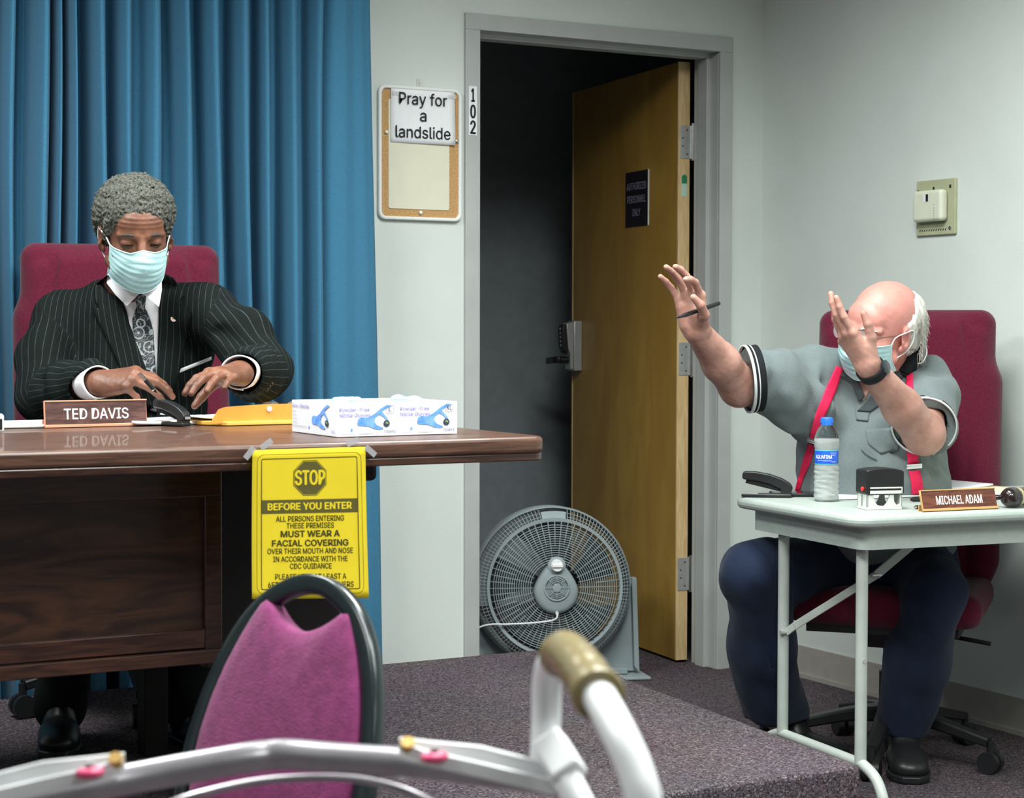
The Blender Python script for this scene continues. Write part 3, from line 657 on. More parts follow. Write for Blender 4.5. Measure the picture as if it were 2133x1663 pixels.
# staplers
def stapler(label, base, ang, s=1, open_=.16, group=None):
    t = thing('stapler', label, 'stapler', base, group); x = V(math.cos(ang), math.sin(ang), 0); y = V(-math.sin(ang), math.cos(ang), 0); M = np.stack([x, y, V(0,0,1)], 1)
    G = lambda a, b_, c: base + M @ (V(a, b_, c)*s)
    b = MB(); b.box(G(0,0,.006), V(.075,.018,.0055)*s, M); obj('base', b, M_black, t, bev=.004*s)
    b = MB(); b.box(G(-.05,0,.012), V(.025,.0165,.002)*s, M); obj('anvil', b, M_steel, t, smooth=False)
    b = MB(); b.box(G(.058,0,.018), V(.016,.014,.010)*s, M); obj('hinge_block', b, M_black, t, bev=.002)
    prof = [(.074,.016),(.078,.030),(.070,.043),(.045,.058),(.010,.070),(-.035,.078),(-.066,.078),(-.073,.072),(-.073,.056),(-.066,.053),(-.030,.050),(.010,.040),(.045,.024),(.055,.016)]
    b = MB(); b.prism([G(a, -.015, c) for a, c in prof], M @ V(0,.030,0)*s); obj('handle', b, M_black, t, bev=.004*s)
    b = MB(); b.tube([G(.050,0,.024), G(-.062,0,.050)], .0085*s, 8, flat=(1,1)); obj('magazine', b, M_blackm, t, ang=30)
    b = MB(); b.box(G(.0775,0,.026), V(.0015,.010,.004)*s, M); obj('chrome_pusher', b, M_chrome, t, smooth=False)
    return t
p = opt(350, 884); stapler('black open stapler between the name plate and the orange envelope', V(1.288, 3.92, ZD+.001), math.radians(-70), .72)
# orange envelope
ev = thing('clasp_envelope', 'orange manila envelope with raised flap beside the glove boxes', 'envelope', (1.45, 3.9, ZD))
M_or = mat('manila_orange', (.80,.33,.055), .7, .3, noise=.05, nscale=12); M_or2 = mat('manila_inside', (.88,.50,.10), .7, .3, noise=.03)
yE = 3.86
e0 = onax(437, 884, 1, yE); e1 = onax(622, 880, 1, yE); e0[2] = e1[2] = ZD+.004
fl = [onax(x, y, 1, yE+.012) for x, y in ((437,884), (455,853), (470,848), (540,843), (610,841), (640,848), (640,880))]
fl[0][2] = fl[-1][2] = ZD+.006
b = MB(); b.prism(fl, V(0,.0008,0)); fo = obj('flap', b, M_or, ev, smooth=False)
p = onax(561, 852, 1, yE+.010); b = MB(); b.lathe(p, Mw, [(.006,0),(.006,.0008)], 20); b2 = obj('reinforcing_ring', b, M_paper, fo, smooth=False)
b = MB(); b.prism([V(1.35,3.93,ZD+.001), V(1.395,3.862,ZD+.001), V(1.62,3.87,ZD+.001), V(1.65,4.08,ZD+.001), V(1.36,4.12,ZD+.001)], V(0,0,.009)); obj('body', b, M_or2, ev, bev=.002)
paper('paper_sheets', 'white sheets sliding out of the orange envelope', V(1.43, 4.02, ZD+.012), .10, .09, .12, .003, bend=.006)
# reading glasses behind envelope
def spectacles(name, label, c, x, f, u, s=1, parent=None, m=None, tl=.12, tag_=True):
    M = np.stack([x, f, u], 1); G = lambda a, b_, c_: c + M @ (V(a, b_, c_)*s); m = m or mat('wire_frame', (.20,.14,.10), .3, .5, .8)
    t = parent or thing(name, label, 'eyeglasses', c)
    for q in (-1, 1):
        rim = [G(q*.033 + .026*math.copysign(abs(math.cos(a))**.7, math.cos(a)), 0, .019*math.copysign(abs(math.sin(a))**.8, math.sin(a))) for a in np.linspace(0, 2*math.pi, 28)[:-1]]
        b = MB(); b.tube(rim, .0011*s, 6, closed=True, up=f); obj('rim', b, m, t)
        b = MB(); b.add(rim, [tuple(range(27))]); obj('lens', b, M_lens, t, smooth=False, sol=.0015)
        b = MB(); b.tube(spl([G(q*.058,0,.006), G(q*.066,-.008,.006), G(q*.070,-.05,.004), G(q*.072,-tl,-.002)]), .0013*s, 6); obj('temple', b, m, t)
    b = MB(); b.tube(spl([G(-.008,0,.004), G(0,.002,.009), G(.008,0,.004)]), .0012*s, 6); obj('bridge', b, m, t)
    return t
M_lens = mat('lens_glass', (.9,.93,.95), .02, .5, alpha=.16)
gc = onax(590, 838, 1, 4.10); gc[2] = ZD+.024
spectacles('eyeglasses', 'folded wire eyeglasses standing behind the orange envelope', gc, nrm(V(1,.0,0)), nrm(V(0,-1,0)), V(0,0,1), 1.0, tl=.06)
# glove boxes
def glovebox(label, x0, x1, y0, yl, size, side):
    h = .0655; t = thing('glove_box', label, 'box', ((x0+x1)/2, y0+yl/2, ZD), 'glove boxes on the desk'); z0 = ZD+.001
    b = MB(); b.bb(x0, x1, y0, y0+yl, z0, z0+h); obj('carton', b, M_card, t, smooth=False, bev=.001)
    b = MB(); P = [( (x0+x1)/2 + .033*math.cos(a), y0+yl/2 + .075*math.sin(a)) for a in np.linspace(0, 2*math.pi, 25)[:-1]]
    b.prism([V(x, y, z0+h-.0005) for x, y in P], V(0,0,.0009)); obj('opening', b, M_slot, t, smooth=False)
    S = SDF(); cx, cy = (x0+x1)/2, y0+yl/2
    for a, b_, c_ in ((0,.02,.003), (.012,-.02,.004), (-.012,-.005,.004), (.004,-.05,.003)): S.ell(V(cx+a, cy+b_, z0+h+c_*.3), V(.014,.026,.0065), None, .008)
    S.disp = sines(3, 6, 150, 300, .0018); v, f = S.mesh(.002); mesh_np('glove_tuft', v, f, M_glove, t)
    def art(o, M, w, flip=1):
        k = w/.129
        g = MB(); hand_ = [(-.038,-.006),(-.036,.004),(-.030,.007),(-.016,.006),(-.004,.012),(.012,.024),(.026,.031),(.036,.029),(.024,.024),(.014,.018),(.020,.012),(.027,.004),(.0285,-.001),(.025,0),(.017,.008),(.009,.012),(.001,.007),(-.002,-.002),(.004,-.009),(.014,-.013),(.018,-.016),(.012,-.018),(-.002,-.016),(-.014,-.011),(-.028,-.010),(-.036,-.009)]
        flat(g, o + M @ V(.016*k, 0, 0), M, [(x*k, y-.002) for x, y in hand_], .0002, .0007); obj('glove_picture', g, M_gprint, t, smooth=False)
        g = MB(); flat(g, o + M @ V(.0405*k, -.008, 0), M, [(.0068*k*math.cos(a), .0068*math.sin(a)) for a in np.linspace(0, 2*math.pi, 17)[:-1]], .0007, .0011); go = obj('globe_picture', g, M_gdark, t, smooth=False)
        g = MB(); flat(g, o + M @ V(.0412*k, -.0065, 0), M, [(-.004*k,-.001),(-.001*k,.003),(.002*k,.001),(.0035*k,-.003),(0,-.002)], .0011, .0013); obj('globe_land', g, M_ggreen, go, smooth=False)
        g = MB(); flat(g, o + M @ V(-.034*k, -.0195, 0), M, [(.0022*math.cos(a)*k, .0032*math.sin(a)) for a in np.linspace(0, 2*math.pi, 13)[:-1]], .0002, .0006); obj('drop_logo', g, M_gprint, t, smooth=False)
    o = V((x0+x1)/2, y0-.0006, z0+h/2); Mfr = Mw
    art(o, Mfr, x1-x0)
    text('Powder-Free', t, o + V(-.060, -.0003, .0170), Mfr, .0072, M_lav, align='LEFT', wid=.064, bold=.03)
    text('Nitrile Gloves', t, o + V(-.060, -.0003, .0060), Mfr, .0072, M_lav, align='LEFT', wid=.066, bold=.03)
    g = MB(); ringpoly(g, o + V(.0485,0,.0205), Mfr, rrect(.0078,.0078,.0014,2), rrect(.0072,.0072,.001,2), .0002, .0006); obj('size_frame', g, M_faint, t, smooth=False)
    text(size, t, o + V(.0485, -.0003, .0160), Mfr, .0092, M_ink, wid=.0055 if size == 'L' else .0125)
    text('100 pcs', t, o + V(.0485, -.0003, .0090), Mfr, .0026, M_faint); text('latex free', t, o + V(.0485, -.0003, .0050), Mfr, .0020, M_faint)
    text('705PFE', t, o + V(.0480, -.0003, -.0265), Mfr, .0058, M_faint, wid=.026, bold=.03)
    text('Global Glove', t, o + V(-.0440, -.0003, -.0285), Mfr, .0036, M_lav, sx=1); text('www.globalglove.com', t, o + V(-.004, -.0003, -.0285), Mfr, .0024, M_ink, sx=.9)
    if side:
        Ms = np.stack([V(0,-1,0), V(0,0,1), V(-1,0,0)], 1); o = V(x0-.0006, y0+yl/2, z0+h/2); art(o + Ms @ V(.018,0,0), Ms, .160)
        text('Non-Sterile', t, o + Ms @ V(-.070,.019,.0003), Ms, .0070, M_lav, wid=.09, bold=.03)
        for i in range(5): text(('Size', 'Color', 'Count', 'Grade', 'Powder free gloves')[i], t, o + Ms @ V(-.112,.010-.0075*i,.0003), Ms, .0034, M_faint, align='LEFT', sx=1.8)
        text('705', t, o + Ms @ V(.098,-.026,.0003), Ms, .0055, M_faint, sx=1.5)
    return t
M_card = mat('white_card', (.80,.81,.86), .5, .4, noise=.01); M_slot = mat('carton_slot', (.45,.52,.58), .8, .2, noise=.1); M_glove = mat('blue_nitrile', (.30,.62,.80), .45, .4, noise=.08)
M_gprint = mat('print_blue', (.09,.28,.82), .5, .3, noise=.25, nscale=60, col2=(.22,.45,.88)); M_gdark = mat('print_navy', (.03,.05,.10), .5); M_ggreen = mat('print_green', (.25,.35,.08), .5)
M_lav = mat('print_lavender', (.42,.40,.74), .6); M_faint = mat('print_grey', (.40,.41,.50), .6)
glovebox('white glove carton marked size L, nearest the yellow notice', 1.434, 1.5635, 3.345, .235, 'L', True)
glovebox('white glove carton marked size XL at the right end of the desk', 1.5655, 1.700, 3.352, .235, 'XL', False)
# ------------------------------------------------------------------ folding table
an = math.radians(-6); tL = V(math.cos(an), math.sin(an), 0); tS = V(-math.sin(an), math.cos(an), 0); TC = V(2.765, 3.400, 0); ZT = .74
MT = np.stack([tL, tS, V(0,0,1)], 1); TP = lambda u, v, z: TC + MT @ V(u, v, z)
tb = thing('folding_table', 'pale grey plastic folding table with rounded corners in front of the man in suspenders', 'table', TP(.9, .3, 0))
def tout(i, z):
    P = rrect(.915-i, .300-i, .055-i*.3, 6); return [TP(.915+x, .300+y, z) for x, y in P]
b = MB(); b.prism(tout(0, ZT-.030), V(0,0,.030)); obj('tabletop', b, M_tbl, tb, bev=.012)
b = MB(); A = [(x, y) for x, y in rrect(.875, .262, .035, 6)]; B_ = [(x, y) for x, y in rrect(.868, .255, .03, 6)]
ringpoly(b, TP(.915,.300,0), MT, A, B_, ZT-.085, ZT-.031); obj('apron', b, M_tbl, tb, ang=50)
def legset(u, sgn):
    for v in (.090, .450):
        b = MB(); b.cyl(TP(u, v, .135), TP(u, v, ZT-.032), .0145); obj('leg', b, M_tleg, tb)
    b = MB(); b.tube(spl([TP(u,-.02,.0145), TP(u,-.012,.06), TP(u,.02,.110), TP(u,.075,.134), TP(u,.12,.136), TP(u,.42,.136), TP(u,.465,.134), TP(u,.52,.110), TP(u,.552,.06), TP(u,.56,.0145)], 6), .0135)
    obj('foot_rail', b, M_tleg, tb)
    b = MB(); m_ = TP(u+sgn*.16, .27, .56)
    b.tube([TP(u, .435, .40), TP(u+sgn*.01, .41, .42)], .010, 8, flat=(1,.35)); b.tube([TP(u+sgn*.01, .41, .42), m_], .010, 8, flat=(1,.35)); b.tube([m_, TP(u+sgn*.34, .24, ZT-.04)], .012, 8, flat=(1,.3))
    obj('brace', b, M_tleg, tb, ang=30)
    for p, q_ in ((TP(u-.004, .435, .400), tL*.014), (m_, tL*.014), (TP(u,.090-.006,.385), tS*.0095)): b = MB(); b.cyl(p - q_, p + q_, .006, n=10); obj('rivet', b, M_steel, tb)
legset(.075, 1); legset(1.74, -1)
# ------------------------------------------------------------------ things on the folding table
Z = ZT + .0005
def tz(x, y): return onax(x, y, 2, Z)
stapler('black half-open stapler at the left corner of the folding table', tz(1597, 1036), math.radians(-38), .86)
# phone lying
ph = thing('mobile_phone', 'black smartphone lying behind the water bottle, reflecting red straps', 'phone', tz(1650, 1030))
b = MB(); c = tz(1662, 1033) + V(0,0,.005); Mq = frame(V(math.cos(-.55), math.sin(-.55), 0), V(math.sin(.55), math.cos(.55), 0)); b.box(c, (.072,.036,.0045), Mq); q = obj('body', b, M_black, ph, bev=.003)
b = MB(); b.box(c + V(0,0,.0047), (.067,.032,.0003), Mq); obj('screen', b, mat('screen_glass', (.008,.008,.010), .06, .6), q, smooth=False)
# water bottle
bt = thing('water_bottle', 'clear plastic water bottle with blue cap and blue label', 'bottle', tz(1721, 1044)); bo = tz(1721, 1044); s = 1.0
I3 = np.eye(3)
hB = .212
prof = [(.018,.002),(.026,0),(.0305,.004),(.0315,.010)]
for i in range(22): z = .012 + .074*i/21; prof.append((.0308 + .0009*math.sin(i*1.9), z))
prof += [(.0300,.090),(.0288,.094),(.0290,.098),(.0292,.130),(.0300,.134),(.0315,.140),(.0318,.150),(.0312,.158),(.0285,.170),(.0235,.181),(.0170,.190),(.0128,.195),(.0122,.205)]
M_pet = mat('clear_pet', (.97,.99,.98), .06, .5, trans=1, ior=1.12, bump=.25, bscale=90); M_water = mat('water', (.93,.97,.96), .30, .5, trans=.55, ior=1.25, bump=.6, bscale=70, stretch=(1,1,2.5))
def wob(r, h, t): return r + (.0011*math.sin(3*t + h*420) if h < .088 else 0)
def latheW(b, o, prof, n=40, ins=0):
    vs = []; fs = []; m = len(prof)
    for r, h in prof:
        for k in range(n): t = 2*math.pi*k/n; q = max(.001, wob(r, h, t)-ins); vs.append(o + V(q*math.cos(t), q*math.sin(t), h))
    for i in range(m-1):
        for k in range(n): l = (k+1) % n; fs.append((i*n+k, i*n+l, (i+1)*n+l, (i+1)*n+k))
    fs.append(tuple(range(n))[::-1]); fs.append(tuple((m-1)*n+k for k in range(n))); b.add(vs, fs)
b = MB(); latheW(b, bo, prof); obj('bottle_body', b, M_pet, bt, ang=0)
b = MB(); latheW(b, bo, [(r, h) for r, h in prof if .003 < h < .166], ins=.0012); obj('water', b, M_water, bt, ang=0)
b = MB(); b.lathe(bo, I3, [(.0296,.0945),(.0298,.096),(.0300,.128),(.0296,.130)], 40, cap=False); lb = obj('label', b, mat('label_blue', (.015,.10,.62), .35, .5, noise=.12, nscale=30), bt, ang=0)
for za, zb in ((.0945,.0962),(.1285,.1312)):
    b = MB(); b.lathe(bo, I3, [(.0301,za),(.0303,zb)], 40, cap=False); obj('label_edge', b, mat('label_teal', (.10,.55,.58), .4), lb, ang=0)
b = MB(); b.lathe(bo, I3, [(.0148,.193),(.0152,.196),(.0152,.210),(.0140,.2125)], 32); cp = obj('cap', b, mat('cap_blue', (.03,.18,.72), .4, .5, noise=.03), bt, ang=50)
b = MB()
for k in range(24): a = 2*math.pi*k/24; b.box(bo + V(.0153*math.cos(a), .0153*math.sin(a), .204), (.0006,.0006,.005))
obj('ribs', b, cp.data.materials[0], cp, smooth=False)
va = math.atan2(-bo[1], -bo[0])
def wrp(off, z0): return lambda a, c, d: bo + V(.0306*math.cos(va + off + a/.0306), .0306*math.sin(va + off + a/.0306), z0 + c)
text('AQUAFINA', lb, V(0,0,0), I3, .0095, M_paper, wid=.046, bold=.03, wrap=wrp(-.28, .109)); text('PURIFIED DRINKING WATER', lb, V(0,0,0), I3, .0022, M_paper, sx=.9, wrap=wrp(-.2, .103))
text('16.9 FL OZ', lb, V(0,0,0), I3, .0030, M_paper, sx=.9, wrap=wrp(.62, .122)); text('500 mL', lb, V(0,0,0), I3, .0030, M_paper, sx=.9, wrap=wrp(.62, .117)); text('WATER', lb, V(0,0,0), I3, .0028, M_paper, sx=.9, wrap=wrp(.62, .100))
# self inking stamp
sp_ = tz(1832, 1060); st = thing('self_inking_stamp', 'black and white self-inking stamp with red button beside the bottle', 'stamp', sp_)
ax_ = math.radians(-14); Ms_ = frame(V(math.cos(ax_), math.sin(ax_), 0), V(-math.sin(ax_), math.cos(ax_), 0)); G = lambda a, b_, c: sp_ + Ms_ @ V(a, b_, c)
M_lg = mat('stamp_white', (.62,.64,.60), .4, .5, noise=.03)
def sbox(b, x0, x1, y0, y1, z0, z1): b.box(G((x0+x1)/2, (y0+y1)/2, (z0+z1)/2), (abs(x1-x0)/2, abs(y1-y0)/2, abs(z1-z0)/2), Ms_)
b = MB(); sbox(b, -.046, .046, -.028, .028, 0, .007)
for y in (-.028, .022):
    b.prism([G(x, y, z) for x, z in ((-.046,.006),(-.046,.040),(-.030,.040),(-.026,.020),(-.018,.011),(-.002,.008),(.006,.016),(.012,.030),(.014,.040),(.024,.040),(.025,.020),(.032,.010),(.040,.014),(.041,.040),(.046,.040),(.046,.006))], Ms_ @ V(0,.006,0))
sbox(b, -.046, -.042, -.028, .028, .006, .042); sbox(b, .042, .046, -.028, .028, .006, .042)
obj('frame', b, M_lg, st, smooth=False, bev=.0008)
b = MB(); b.prism([G(x, -.031, z) for x, z in ((-.049,.040),(-.049,.094),(-.044,.0965),(-.020,.0995),(.006,.1005),(.030,.0985),(.045,.095),(.050,.091),(.050,.040),(.046,.036),(-.046,.036))], Ms_ @ V(0,.062,0)); hz = obj('handle', b, M_black, st, bev=.0035)
b = MB(); sbox(b, -.040, .044, -.0325, -.031, .039, .0465); sbox(b, -.040, .044, -.0325, -.031, .0515, .055); sbox(b, .042, .045, -.0325, -.031, .039, .055); obj('trim_strip', b, M_lg, hz, smooth=False)
b = MB(); b.lathe(G(-.0495, -.012, .050), np.stack([Ms_[:,1], V(0,0,1), -Ms_[:,0]], 1), [(.0055,0),(.0055,.003),(.0035,.005)], 16); obj('release_button', b, mat('red_button', (.75,.03,.03), .3, .5), hz)['label'] = 'round red release button'
b = MB(); b.box(G(-.0465, 0, .022), (.0004,.0008,.014), Ms_); obj('slot', b, M_ink, st, smooth=False)
# papers, folder
paper('paper_sheets', 'white papers on the folding table between bottle and stamp', tz(1800, 1033)+V(0,.02,.001), .13, .105, -.1, .0025)
paper('paper_sheets', 'white curling papers behind the red-brown name plate', tz(1960, 1024)+V(.04,.08,.006), .12, .11, .08, .004, bend=.006)
fo_ = paper('file_folder', 'cream manila folder behind the gavel at the right edge', TP(.62,.40,Z+.003), .17, .13, -.12, .005, m=mat('manila_cream', (.78,.72,.50), .7, .3, noise=.03), cat='folder')
# name plate 2
P0 = tz(1922, 1067)+V(0,0,.0005); P1 = tz(2079, 1060)+V(0,0,.0005)
nameplate('name_plate', 'red-brown name plate lettered MICHAEL ADAM on the folding table', P0, P1, .052, .30, M_plw2, mat('gold_holder', (.70,.42,.17), .3, .5, .5), 'MICHAEL ADAM', .0205, .1340)
# pens
def pen(name, label, pts, rs, m, cat='pen', tipm=None):
    t = thing(name, label, cat, pts[0]); b = MB(); b.tube(pts, rs, 12); obj('barrel', b, m, t)
    b = MB(); d = nrm(pts[-1]-pts[-2]); b.tube([pts[-1], pts[-1]+d*.008], [rs[-1]*.8, .0008], 10); obj('tip', b, tipm or M_chrome, t); return t
p0 = tz(1895, 1046)+V(0,0,.006); d = nrm(tL*.97+tS*.12)
pen('ballpoint_pen', 'fat black pen pointing left behind the red-brown name plate', [p0+d*.14, p0+d*.03, p0+d*.012, p0], [.0062,.0066,.0055,.0025], M_black)
p0 = tz(1908, 1061)+V(0,0,.005); pen('marker_pen', 'dark marker end poking out in front of the name plate bottom', [p0+d*.10, p0+d*.05, p0], [.0045,.0048,.0048], M_blackm, 'marker')
# gavel
gp = tz(2106, 1058) + V(0,0,.0255); gv = thing('gavel', 'dark polished wooden gavel lying at the right end of the folding table', 'gavel', gp)
gd = nrm(tL*.93 + tS*.20 + V(0,0,0)); Mg = frame(np.cross(gd, V(0,0,1)), V(0,0,1)); Mg = np.stack([nrm(np.cross(gd, V(0,0,1))), V(0,0,1), gd], 1)
M_gav = mat('ebony_gloss', (.014,.008,.008), .18, .6, coat=.5)
b = MB(); b.lathe(gp, Mg, [(.003,-.024),(.012,-.0235),(.019,-.019),(.0235,-.010),(.0245,0),(.0235,.008),(.0245,.010),(.0235,.013),(.0225,.016)], 32, cap=True); hd_ = obj('head_end', b, M_gav, gv, ang=60)
b = MB(); b.lathe(gp, Mg, [(.0235,.016),(.0240,.018),(.0240,.024),(.0228,.026)], 32); obj('brass_band', b, mat('brass_band', (.60,.52,.30), .25, .5, .7), gv)
b = MB(); b.lathe(gp, Mg, [(.0225,.026),(.0225,.050),(.0240,.056),(.0245,.070),(.020,.080)], 32); obj('head', b, mat('rosewood', (.05,.010,.012), .25, .6, coat=.4), gv, ang=60)
hdir = nrm(-Mg[:,0]*-1*0 + tS*1 - tL*.75)
b = MB(); q0 = gp + gd*.036; hdir = nrm(tS*.5 - tL*1.1 ); hdir[2] = -.04
b.tube([q0, q0+hdir*.03, q0+hdir*.05, q0+hdir*.07, q0+hdir*.20], [.007,.0085,.006,.008,.010], 14); obj('handle', b, M_gav, gv)
# ------------------------------------------------------------------ floor fan in the doorway
fc = at(1156, 1224, 6.16); fa = nrm(nrm(CAM-fc) + RT*.16 - V(0,0,1)*.07)          # rear face looks into the hall
fx = nrm(np.cross(V(0,0,1), fa)); fy = np.cross(fa, fx); Mfn = np.stack([fx, fy, fa], 1); FP = lambda x, y, z=0: fc + Mfn @ V(x, y, z)
fn = thing('floor_fan', 'grey round floor fan standing in the open doorway', 'fan', V(fc[0], fc[1], 0))
R1, R2 = .226, .262
b = MB(); b.lathe(fc, Mfn, [(R1-.010,-.004),(R1-.008,.004),(R1+.002,.005),(R1+.004,-.006)], 72, cap=False); b.lathe(fc, Mfn, [(R2-.004,-.060),(R2,-.052),(R2+.006,-.060),(R2+.007,-.160),(R2,-.162),(R2-.003,-.158),(R2-.002,-.064)], 72, cap=False)
obj('housing_rings', b, M_cgrey, fn, ang=50)
def arc(r, a0, a1, z, n): return [FP(r*math.cos(a), r*math.sin(a), z) for a in np.linspace(a0, a1, n)]
b = MB()
for i in range(17): r = .085 + (R1-.012-.085)*i/17; b.tube(arc(r, 0, 2*math.pi, .004+.012*(1-(r/R1)**2), 64)[:-1], .0015, 5, closed=True)
for i in range(60):
    a = 2*math.pi*i/60; ri = .078 if i % 2 == 0 else .135; b.tube([FP(r*math.cos(a), r*math.sin(a), .003+.012*(1-(r/R1)**2)) for r in (ri, .17, R1-.008)], .0016, 5)
g = obj('rear_grille', b, M_cgrey, fn, ang=0, kind='stuff')
b = MB()
for i in range(132):
    a = 2*math.pi*i/132
    if abs(((a-math.pi/2+math.pi) % (2*math.pi))-math.pi) < .18: continue
    b.tube([FP(R1*math.cos(a), R1*math.sin(a), 0), FP((R2-.006)*math.cos(a), (R2-.006)*math.sin(a), -.030), FP((R2+.001)*math.cos(a), (R2+.001)*math.sin(a), -.062)], .0015, 5)
for r, z in ((.236,-.008), (.248,-.020)): b.tube(arc(r, math.pi/2+.18, math.pi*2.5-.18, z, 90), .0011, 5)
obj('side_grille', b, M_cgrey, fn, ang=0, kind='stuff')
b = MB()
for i in range(6): r = .06 + .19*i/5; b.tube(arc(r, 0, 2*math.pi, -.150, 48)[:-1], .0011, 5, closed=True)
for i in range(12): a = 2*math.pi*i/12; b.tube([FP(.03*math.cos(a), .03*math.sin(a), -.15), FP(R2*math.cos(a), R2*math.sin(a), -.150)], .0013, 5)
obj('front_grille', b, M_cgrey, fn, ang=0, kind='stuff')
b = MB(); P = [(R1-.004, math.pi/2+.17), (R1-.004, math.pi/2-.17)]
b.prism([FP((R1-.004)*math.cos(a), (R1-.004)*math.sin(a), -.002) for a in np.linspace(math.pi/2+.17, math.pi/2-.17, 8)] + [FP((R2-.010)*math.cos(a), (R2-.010)*math.sin(a), -.022) for a in np.linspace(math.pi/2-.17, math.pi/2+.17, 8)], Mfn @ V(0,0,-.008)); obj('carry_handle', b, M_cgrey, fn, ang=30)
# teardrop motor cover
P = []
for i in range(48):
    t = 2*math.pi*i/48; x = .074*math.sin(t); y = -.010 + .076*-math.cos(t) if math.cos(t) > 0 else -.010 - .100*math.cos(t); 
    if y > -.010: x *= (1 - .42*((y+.010)/.100)**1.3)
    P.append((x, y))
b = MB(); vs = []; fs = []; L_ = [(1.0,.006),(1.0,.026),(.93,.036),(.80,.039),(.45,.0395)]
for s_, z in L_: vs += [FP(x*s_, (y-.0)*s_, z) for x, y in P]
for j in range(len(L_)-1):
    for i in range(48): k = (i+1) % 48; fs.append((j*48+i, j*48+k, (j+1)*48+k, (j+1)*48+i))
fs.append(tuple((len(L_)-1)*48+i for i in range(48))); b.add(vs, fs); mc = obj('motor_cover', b, M_cgrey, fn, ang=60)
b = MB(); b.lathe(FP(0,.0,.0385), Mfn, [(.044,0),(.044,.004),(.039,.0045),(.037,.001)], 40, cap=False); b.lathe(FP(0,0,.0385), Mfn, [(.0155,0),(.0155,.004),(.012,.005)], 24)
for r in (.021,.027,.033): b.tube([FP(r*math.cos(a), r*math.sin(a), .0425) for a in np.linspace(0, 2*math.pi, 33)[:-1]], .0014, 5, closed=True)
for i in range(8): a = math.pi/4*i; b.tube([FP(.014*math.cos(a), .014*math.sin(a), .0425), FP(.039*math.cos(a), .039*math.sin(a), .0425)], .0013, 5)
obj('motor_vent', b, M_cgrey, mc, ang=0)
b = MB(); b.lathe(FP(0,0,.0388), Mfn, [(.038,0),(.038,.0006)], 32); obj('vent_recess', b, M_black, mc, smooth=False)
b = MB(); b.lathe(FP(0,.074,.036), Mfn, [(.030,0),(.030,.004),(.026,.006)], 32); obj('knob_base', b, M_cgrey, mc, ang=40)
b = MB(); b.lathe(FP(0,.074,.042), Mfn, [(.0215,0),(.0200,.012),(.018,.014)], 32); b.box(FP(0,.074,.058), (.017,.004,.004), Mfn); obj('speed_knob', b, M_white, mc, ang=40)
b = MB()
for i in range(5):
    a0 = 2*math.pi*i/5 + .3
    def bl(u, v): r = .05 + .165*u; a = a0 + (v-.5)*(.55+.25*u) + .25*u; return FP(r*math.cos(a), r*math.sin(a), -.065 + (v-.5)*.05*(1-.3*u))
    b.grid(bl, 8, 6)
b.lathe(FP(0,0,-.10), Mfn, [(.050,0),(.052,.05),(.052,.10)], 32); obj('blades', b, mat('fan_blade', (.03,.038,.042), .8, .1), fn, sol=.0025, ang=0)
b = MB(); b.tube(spl([FP(0,-.082,.034), FP(0,-.088,.046), FP(-.006,-.100,.048), FP(-.030,-.108,.04), FP(-.090,-.114,.03), FP(-.16,-.117,.02), FP(-.24,-.120,.02), FP(-.32,-.16,.01)]), .0030, 8)
b.tube([FP(0,-.080,.030), FP(0,-.083,.042)], .0055, 10); obj('power_cord', b, mat('white_cord', (.72,.74,.78), .4, .5), fn)
# stand: two uprights on splayed feet joined by a plate
M_cg2 = M_cgrey
for s_ in (-1, 1):
    b = MB(); top = FP(s_*(R2+.018), .005, -.11); bot = V(top[0], top[1], .018) + fx*s_*.012
    k = fx*s_
    b.prism([top + k*.010 + V(0,0,.012), top - k*.006 + V(0,0,.012), top - k*.012 + V(0,0,-.05), top - k*.155 + V(0,0,-.235), V(*(top - k*.175)[:2], .050), V(*(top - k*.19)[:2], .018), bot + k*.006], -fa*V(1,1,0)*.012)
    b.prism([top + k*.012 + V(0,0,.018), top - k*.004 + V(0,0,.018), bot - k*.006 + V(0,0,.02), bot + k*.012], fa*V(1,1,0)*.030)
    b.cyl(top - k*.012, top + k*.014, .019); u_ = obj('upright', b, M_cg2, fn, ang=30, bev=.002)
    b = MB(); b.prism([bot + k*.040 + fa*.085*V(1,1,0), bot - k*.055 + fa*.085*V(1,1,0), bot - k*.075 - fa*.14*V(1,1,0), bot + k*.020 - fa*.14*V(1,1,0)], V(0,0,.010)) 
    b.v = [(x, y, z-.016) for x, y, z in b.v]; obj('foot', b, M_cg2, fn, bev=.003)
b = MB(); c0 = V(fc[0], fc[1], .024) - fa*.11*V(1,1,0); b.box(c0, (R2, .035, .010), np.stack([fx, nrm(fa*V(1,1,0)), V(0,0,1)], 1)); obj('base_bar', b, M_cg2, fn, bev=.003)
